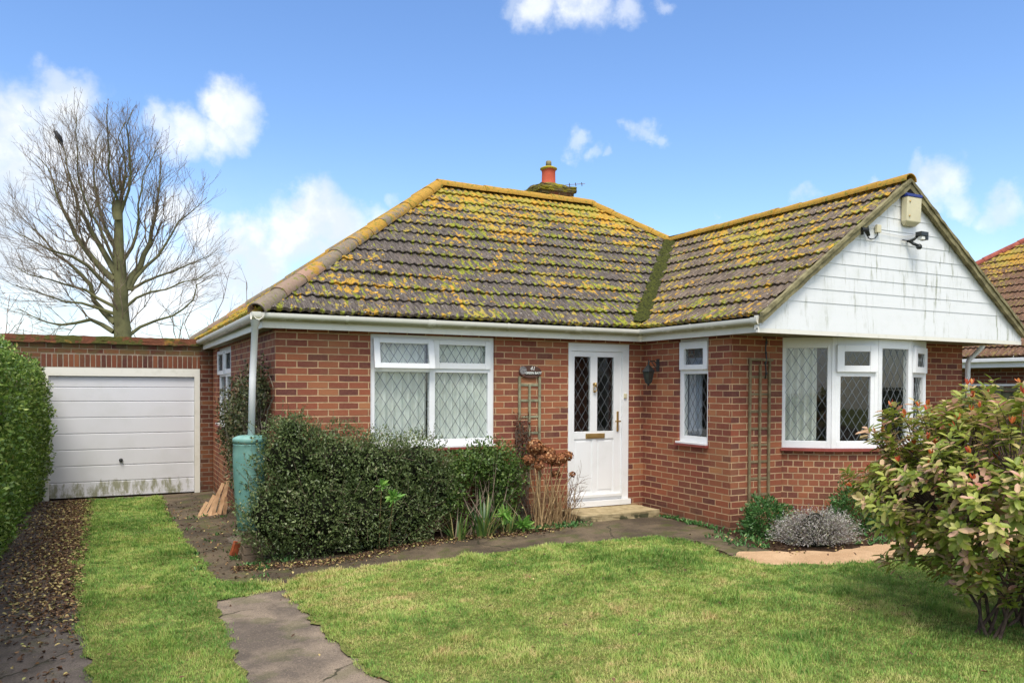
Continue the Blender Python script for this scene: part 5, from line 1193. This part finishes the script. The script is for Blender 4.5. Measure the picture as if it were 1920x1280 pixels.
# ------------------------------------------------------------------ bed in front of the gable wall
M['hebe']=leafmat('hebe_leaf',[(0,(.03,.09,.02)),(.5,(.06,.17,.04)),(.9,(.13,.27,.08)),(1,(.25,.38,.12))],.4,.2)
def lowshrub(name,c,rad,n,label,mt,seed,L=.045,W=.014,cat='shrub'):
    ells=[(c[0],c[1],c[2]+rad[2]*.55,*rad),(c[0]+rad[0]*.45,c[1]-.05,c[2]+rad[2]*.25,rad[0]*.6,rad[1]*.6,rad[2]*.6),(c[0]-rad[0]*.4,c[1]+.02,c[2]+rad[2]*.3,rad[0]*.6,rad[1]*.6,rad[2]*.6)]
    e=empty(name,c,label,cat); P,Nn=foliage_shell(n,ells,.45,seed,.5); k=(P[:,2]>c[2])&(P[:,1]<-1.69); P=P[k];Nn=Nn[k]
    V,F=quadleaf(P,unit(Nn+rdir(len(P),.4)*.8),unit(Nn+rdir(len(P))*.6),RNG.uniform(L*.7,L*1.2,len(P)),RNG.uniform(W*.8,W*1.3,len(P))); keepw(npmesh('foliage',V,F,mt),e)
    T=Tubes(); shrub_branches(T,c,ells,24,.006,seed,spread=.06); keepw(T.build('branches',M['twig']),e); return e
lowshrub('low_shrub',(4.98,-2.02,-.12),(.27,.24,.28),7000,'rounded bright green shrub at the foot of the tall brown trellis',M['hebe'],11)
lowshrub('low_shrub',(6.12,-2.28,-.12),(.40,.26,.36),9000,'bright green shrub below the bow window behind the lavender',M['hebe'],12,.035,.016)
lowshrub('low_shrub',(7.1,-2.65,-.12),(.5,.3,.34),7000,'green shrub below the bow window half hidden by the red-tipped bush',M['green_leaf'],13,.035,.018)
lv=empty('lavender',(5.08,-2.62,-.1),'grey lavender cushion on the edge of the sandy path','lavender')
M['lav']=leafmat('lavender_spike',[(0,(.16,.14,.13)),(.35,(.34,.31,.30)),(.65,(.53,.50,.49)),(.80,(.20,.25,.12)),(1,(.6,.57,.52))],.8,.1)
r=np.random.default_rng(41); n=1500; a=r.uniform(0,2*PI,n); el=np.arccos(r.uniform(.12,1,n)); d=np.stack([np.cos(a)*np.sin(el),np.sin(a)*np.sin(el)*.75,np.cos(el)],1)
base=np.array([5.08,-2.62,-.1])+np.stack([np.cos(a)*.18*r.random(n),np.sin(a)*.12*r.random(n),0*a],1); Lh=r.uniform(.38,.58,n)*(1-.25*d[:,2])*(1-.1)
T=Tubes(); PP=[];DD=[]
for i in range(n):
    e=base[i]+d[i]*Lh[i]*[1.0,1,1.0]
    if i<500: T.add([base[i],(base[i]+e)/2+[0,0,.02],e],[.002,.0015,.001],3)
    for q in np.linspace(.45,1,9): PP.append(base[i]+(e-base[i])*q); DD.append(unit(d[i]*1.2+r.normal(size=3)*.7))
PP=np.array(PP);DD=np.array(DD); V,F=quadleaf(PP,DD,rdir(len(PP)),r.uniform(.02,.036,len(PP)),r.uniform(.005,.010,len(PP))); keepw(npmesh('spikes',V,F,M['lav']),lv); keepw(T.build('stems',M['twig']),lv)
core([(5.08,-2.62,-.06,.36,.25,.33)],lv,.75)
# low weeds along the bed edge and wall foot
def tufts(name,pts,label,mt,seed,L=.05,n=9,cat='weeds'):
    r=np.random.default_rng(seed); P=[];D_=[]
    for (x,y_) in pts:
        for i in range(n): P.append((x+r.normal()*.035,y_+r.normal()*.03,gz(x)+.005)); D_.append((r.normal()*.6,r.normal()*.6,.8))
    P=np.array(P);D_=np.array(D_); V,F=leaves(P,D_,rdir(len(P)),r.uniform(L*.6,L*1.3,len(P)),r.uniform(L*.25,L*.45,len(P))); o=npmesh(name,V,F,mt); tag(o,label,cat,kind='stuff'); return o
r=np.random.default_rng(51)
tufts('weeds',[(r.uniform(4.2,5.0),r.uniform(-2.65,-1.8)) for _ in range(40)]+[(r.uniform(5.4,8),r.uniform(-3.0,-2.5)) for _ in range(50)]+[(4.66+r.normal()*.02,r.uniform(-1.6,-.6)) for _ in range(22)],'small weeds in the bed below the gable wall',M['hebe'],5)
tufts('weeds',[(r.uniform(2.6,3.5),r.uniform(-.75,-.35)) for _ in range(46)]+[(r.uniform(-.45,.2),r.uniform(-.5,.2)) for _ in range(30)]+[(r.uniform(-.9,.0),r.uniform(-1.3,3)) for _ in range(30)],'small weeds along the foot of the front wall and bushes',M['hebe'],6,.045)
# ------------------------------------------------------------------ red-tipped photinia
M['phot']=leafmat('photinia_leaf',[(0,(.12,.18,.022)),(.3,(.24,.30,.04)),(.52,(.38,.42,.08)),(.66,(.50,.46,.16)),(.78,(.60,.42,.24)),(.90,(.64,.36,.28)),(.97,(.50,.17,.09)),(1,(.6,.25,.08))],.45,.3,(6,.8))
M['phot_red']=leafmat('photinia_tip',[(0,(.45,.06,.035)),(.5,(.60,.14,.05)),(1,(.65,.28,.06))],.35,.35)
M['phot_bark']=bark('photinia_bark',(.05,.035,.028),(.12,.085,.065),25)
ph=empty('red_tipped_bush',(3.85,-5.35,-.1),'large red-tipped evergreen bush in the right foreground of the lawn','bush')
r=np.random.default_rng(61); T=Tubes(); cen=np.array([4.02,-5.30,.83]); R3=np.array([1.10,1.0,.74])
tips=[]
def bez(a,m,b,k=9): t=np.linspace(0,1,k)[:,None]; return a*(1-t)**2+2*m*t*(1-t)+b*t**2
mains=[]
for i in range(15):
    a=i/15*2*PI+r.normal()*.2; b=np.array([3.55 if i%2 else 4.0,-5.36+r.normal()*.05,-.11])+[r.normal()*.05,0,0]
    e=cen+np.array([math.cos(a),math.sin(a),r.uniform(-.3,.9)])*R3*r.uniform(.45,.75); m=(b+e)/2+np.array([0,0,.10])+r.normal(size=3)*.06
    P_=bez(b,m,e,10); P_[1:-1]+=r.normal(size=(8,3))*.012; T.add(P_,np.linspace(.0115,.005,10),7); mains.append(P_)
for i in range(980):
    d=unit(r.normal(size=3)+[0,0,.15]); rad=r.uniform(.55,1.0)**.6
    bmp=1+.10*math.sin(d[0]*7+1)*math.cos(d[2]*6)+.07*math.sin(d[1]*9+d[2]*5)
    e=cen+d*R3*rad*bmp
    if e[2]<.14+.12*r.random(): continue
    if d[2]<-.35 and r.random()<.3: continue
    Mn=min(mains,key=lambda q:np.min(np.linalg.norm(q-e,axis=1))); j=np.argmin(np.linalg.norm(Mn-e,axis=1)); b=Mn[max(2,j-1)]
    m=(b+e)/2+[0,0,-.03]+r.normal(size=3)*.04; T.add(bez(b,m,e,6),np.linspace(.006,.002,6),4); tips.append((e,unit(e-m+[0,0,.15]),rad,d))
keepw(T.build('branches',M['phot_bark']),ph)
PP=[];DD=[];NN=[];LL_=[];WW=[]; RP=[];RD=[];RN=[];RL=[]
for (e,d,rad,dd) in tips:
    k=r.integers(11,18)
    for q in range(k):
        t=q/k; a=q*2.4; perp=unit(np.cross(d,[.3,.1,1])); pp2=np.cross(d,perp); o_=math.cos(a)*perp+math.sin(a)*pp2
        P_=e-d*.11*t; PP.append(P_); dirv=unit(d*(.7-.55*t)+o_*.9+np.array([0,0,-.10])+r.normal(size=3)*.18); DD.append(dirv); NN.append(unit(d+np.array([0,0,.4])+r.normal(size=3)*.25)); s=r.uniform(.055,.098)*(.85 if t<.2 else 1); LL_.append(s); WW.append(s*r.uniform(.40,.52))
    if dd[2]>.25 and r.random()<.22 or r.random()<.03:
        for q in range(r.integers(3,6)): a=r.uniform(0,6.3); perp=unit(np.cross(d,[.3,.1,1])); pp2=np.cross(d,perp); RP.append(e+d*.02); RD.append(unit(d*1.3+(math.cos(a)*perp+math.sin(a)*pp2)*.6)); RN.append(unit(perp*math.cos(a)+pp2*math.sin(a)+d*.2)); RL.append(r.uniform(.035,.062))
V,F=leaves(np.array(PP),np.array(DD),np.array(NN),LL_,WW,.10,.22)
V2,F2=leaves(np.array(RP),np.array(RD),np.array(RN),RL,np.array(RL)*.36,.2,.1)
keepw(npmesh('foliage',np.concatenate([V,V2]),np.concatenate([F,F2+len(V)]),[M['phot'],M['phot_red']],midx=[0]*len(F)+[1]*len(F2)),ph)
# ------------------------------------------------------------------ bare trees
LM=[[(-1.22,2.85),(-1.27,4.19),(-1.31,5.44),(-1.29,6.44)],
[(-1.44,3.00),(-1.80,3.36),(-2.39,3.21),(-2.98,3.19),(-3.44,3.41),(-3.95,3.80)],
[(-1.40,3.25),(-1.80,3.61),(-2.12,4.39),(-2.39,4.74),(-2.92,5.12),(-3.28,5.75),(-3.98,6.32)],
[(-1.40,4.12),(-1.85,4.59),(-2.34,4.86),(-2.81,5.01),(-3.33,5.26),(-3.94,5.56)],
[(-1.42,4.43),(-1.85,4.90),(-2.23,5.36),(-2.49,5.94),(-2.78,6.76),(-3.06,7.50),(-3.47,8.16)],
[(-1.38,4.62),(-1.79,5.27),(-2.01,5.99),(-2.44,6.74),(-2.59,7.63),(-2.62,8.11),(-2.90,8.51)],
[(-1.35,5.25),(-1.63,5.78),(-1.84,6.62),(-1.96,7.53),(-1.87,8.28),(-1.78,9.21)],
[(-1.29,6.31),(-1.43,6.92),(-1.59,7.70),(-1.62,8.31),(-1.51,8.95)],
[(-1.28,6.19),(-1.08,6.83),(-1.02,7.78),(-1.12,8.45),(-0.86,9.05)],
[(-1.13,4.20),(-0.79,4.85),(-0.53,5.57),(-0.38,6.22),(-0.25,7.05),(-0.23,7.76),(-0.14,8.53)],
[(-1.04,4.21),(-0.56,5.00),(-0.09,5.61),(0.27,6.28),(0.75,6.78),(1.24,7.23)],
[(-1.02,4.18),(-0.38,4.56),(0.27,4.93),(0.75,5.16),(1.49,5.55)],
[(-1.05,2.92),(-0.67,3.28),(0.03,3.53),(0.56,3.92),(0.81,4.45),(1.43,5.02)],
[(-1.18,5.01),(-0.87,5.60),(-0.75,6.49),(-0.61,7.52),(-0.17,8.59)],
[(-1.41,3.69),(-2.01,4.09),(-2.82,4.28),(-3.49,4.48),(-4.04,4.73)],
[(-1.42,3.50),(-2.02,3.72),(-2.76,3.80),(-3.49,4.00),(-4.09,4.26)],
[(-1.29,5.69),(-1.46,6.42),(-1.35,6.93),(-1.20,7.94),(-1.23,8.56)],
[(-1.13,3.70),(-0.67,4.10),(0.03,4.27),(0.69,4.57),(1.24,5.00)],
[(-1.23,6.44),(-1.12,7.33),(-1.29,8.24),(-1.12,9.07)],
[(-1.35,4.81),(-1.63,5.53),(-2.09,6.35),(-2.27,7.30),(-2.32,8.21),(-2.27,8.89)]]
LR=[26,7,9,7,10,9,6,4,5,11,6,5,5,5,5,5,4,4,4,5]
tree=empty('bare_tree',(-1.2,16,0),'large leafless tree standing behind the garage','tree')
r=np.random.default_rng(71); T=Tubes(); TT=Tubes(); sc_=1/59.
def resample(P,step=.35):
    P=np.array(P); seg=np.linalg.norm(np.diff(P,axis=0),axis=1); s=np.concatenate([[0],np.cumsum(seg)]); k=max(4,int(s[-1]/step)); q=np.linspace(0,s[-1],k); return np.stack([np.interp(q,s,P[:,i]) for i in range(3)],1),s[-1]
def envl(q): return ((q[0]+1.70)/3.6)**2+((q[1]-16)/2.8)**2+((q[2]-5.6)/3.75)**2
def twig(p,d,L,rad,lv):
    k=6 if lv<2 else 4; P_=[p]
    L*=min(1,max(.25,1.9-1.5*envl(p)))
    out=unit(np.array([p[0]+1.25,(p[1]-16)*.8,max(.5,p[2]-3.2)]))
    for i in range(k): d=unit(d+r.normal(size=3)*.17+out*.10+np.array([0,0,.05])); P_.append(P_[-1]+d*L/k)
    P_=[q for i_,q in enumerate(P_) if i_<3 or envl(q)<.99*(1+.12*math.sin(p[0]*7+p[2]*5))]
    TT.add(P_,np.linspace(rad,max(.003,rad*.30),len(P_)),3)
    if lv<3 and L>.45:
        for q in range(r.integers(3,6) if lv==1 else r.integers(2,4)):
            i=min(r.integers(1,k),len(P_)-1); twig(P_[i],unit(d+r.normal(size=3)*.42),L*r.uniform(.35,.62),rad*.5,lv+1)
for li,(pts,w) in enumerate(zip(LM,LR)):
    y0=16.; n=len(pts); dy=0 if li==0 else r.uniform(-1.9,1.9)
    P_=np.array([(x,y0+dy*(i/(n-1))**1.0,z) for i,(x,z) in enumerate(pts)])
    if li==0: P_=np.concatenate([[(P_[0][0]-.0,16,-.3)],P_]); 
    if li: P_=P_[:max(3,1+int(len(P_)*.999))]; P_[-1]=P_[-2]+(P_[-1]-P_[-2])*.55
    Q,L=resample(P_); Q[1:]+=r.normal(size=(len(Q)-1,3))*(.03 if li else .012)
    r0=w*sc_*.62
    if li==0: rr=np.interp(np.linspace(0,1,len(Q)),[0,.25,.42,.75,1],[.34,.29,.24,.17,.09])
    else: rr=.010+(r0-.010)*(1-np.linspace(0,1,len(Q)))**1.25
    T.add(Q,rr,9 if li==0 else 6)
    k=len(Q)
    if li:
        for i in range(2,k):
            t=i/k
            for q in range(3 if t>.25 else 1):
                d=unit(Q[min(i,k-1)]-Q[i-1]); tw=unit(d+r.normal(size=3)*[.55,.55,.4]+[0,0,.25]); twig(Q[i]-(Q[i]-Q[i-1])*r.random(),tw,r.uniform(.9,2.1)*(1.15-.5*t),max(.007,rr[i]*.34),1)
    else:
        for i in range(int(k*.45),k):
            for q in range(2): a=r.uniform(0,6.3); twig(Q[i],unit([math.cos(a),math.sin(a),.9]),r.uniform(.8,1.8),.02,1)
        for q in range(8): a=r.uniform(0,6.3); twig(Q[-1],unit([math.cos(a)*.4,math.sin(a)*.4,1]),r.uniform(1.,2.0),.03,1)
T.add([(-1.33,15.95,6.1),(-1.36,15.9,6.35),(-1.35,15.9,6.62)],[.11,.13,.09],9)
keepw(T.build('trunk',M['bark']),tree); keepw(TT.build('twigs',M['twig'],smooth=False),tree)
for j,(x,y_,h,lb) in enumerate(((1.55,20,4.0,'small bare tree just left of the hipped roof edge, beyond the garage'),(.65,21,3.1,'low bare tree beyond the garage between the big trunk and the roof'),(-5.5,24,3.5,'low bare tree far left beyond the hedge'))):
    twiggy('distant_tree',(x,y_,-.2),9,h*1.75,bark('far_bark%d'%j,(.17,.12,.10),(.27,.2,.17)),lb,80+j,.30,'tree',.03,4)
# perched bird
bd=np.array([-2.74,15.6,8.05]); T=Tubes(); T.add([bd+[.10,0,-.22],bd+[.06,0,-.08],bd+[0,0,.02],bd+[-.03,0,.10],bd+[-.05,0,.15],bd+[-.11,0,.16]],[.02,.06,.085,.05,.045,.008],8)
T.add([bd+[0,-.02,-.04],bd+[0.0,-.02,-.12]],.008,6); T.add([bd+[0,.02,-.04],bd+[0.0,.02,-.12]],.008,6)
o=T.build('bird',plain('black_feather',(.015,.015,.018),.5)); tag(o,'small dark bird perched high on the left of the bare tree','bird')
T=Tubes(); T.add([bd+[.25,.1,-1.1],bd+[.1,.03,-.6],bd+[0,0,-.12],bd+[-.12,0,.35]],[.02,.015,.012,.006],5); keepw(T.build('branch',M['twig']),tree)
# ------------------------------------------------------------------ ground litter and grass
M['litter']=leafmat('fallen_leaf',[(0,(.06,.035,.022)),(.5,(.13,.068,.038)),(.75,(.30,.18,.08)),(.90,(.58,.48,.2)),(1,(.36,.38,.12))],.7,.1)
def litter(name,xy,label,seed,s=.03,lift=.010):
    r=np.random.default_rng(seed); n=len(xy); P=np.zeros((n,3)); P[:,:2]=xy; P[:,2]=gzv(P[:,0])+lift+r.random(n)*.015; D_=r.normal(size=(n,3))*[1,1,.22]; V,F=leaves(P,D_,np.tile([0,0,1.],(n,1))+r.normal(size=(n,3))*.35,r.uniform(s*.6,s*1.5,n),r.uniform(s*.35,s*.8,n),.25,.3); o=npmesh(name,V,F,M['litter']); tag(o,label,'leaves',kind='stuff'); return o
r=np.random.default_rng(91); n=14000; x=-1.78-np.abs(r.normal(0,.34,n)); y_=r.uniform(-4.5,5.4,n); k=(x>-2.8)&(r.random(n)<np.clip((y_+2.6)/2.6,.05,1)); litter('fallen_leaves',np.stack([x[k],y_[k]],1),'brown and yellow fallen leaves along the foot of the hedge',1,.032)
n=2600; x=r.uniform(-.5,3.2,n); y_=-.55-np.abs(r.normal(0,.12,n))-.10*np.sin(x*3); litter('fallen_leaves',np.stack([x,y_],1),'fallen leaves scattered at the foot of the front bushes',2,.028,.012)
n=500; x=r.uniform(-.9,.0,n); y_=r.uniform(-1.3,4.5,n); litter('fallen_leaves',np.stack([x,y_],1),'fallen leaves scattered beside the water butt',3,.03,.012)
n=150; x=r.uniform(-1.7,9,n); y_=r.uniform(-6,-1.7,n); litter('fallen_leaves',np.stack([x,y_],1),'stray brown leaves dotted over the lawn',4,.030,.045)
n=1500; x=r.uniform(4.3,9,n); y_=r.uniform(-3.0,-1.8,n); litter('fallen_leaves',np.stack([x,y_],1),'fallen leaves in the bed below the gable wall',5,.03,.004)
blades('grass',LW,(-.4,10.4,-8.0,-1.0),11500,.032,M['grass'],'short green and straw-coloured lawn grass in front of the house')
blades('grass',DG,(-2.0,0,-5.5,5.4),11000,.032,M['grass'],'green grass strip down the middle of the drive')
if len([1])==0: pass
print('faces',sum(len(o.data.polygons) for o in bpy.data.objects if o.type=='MESH'))
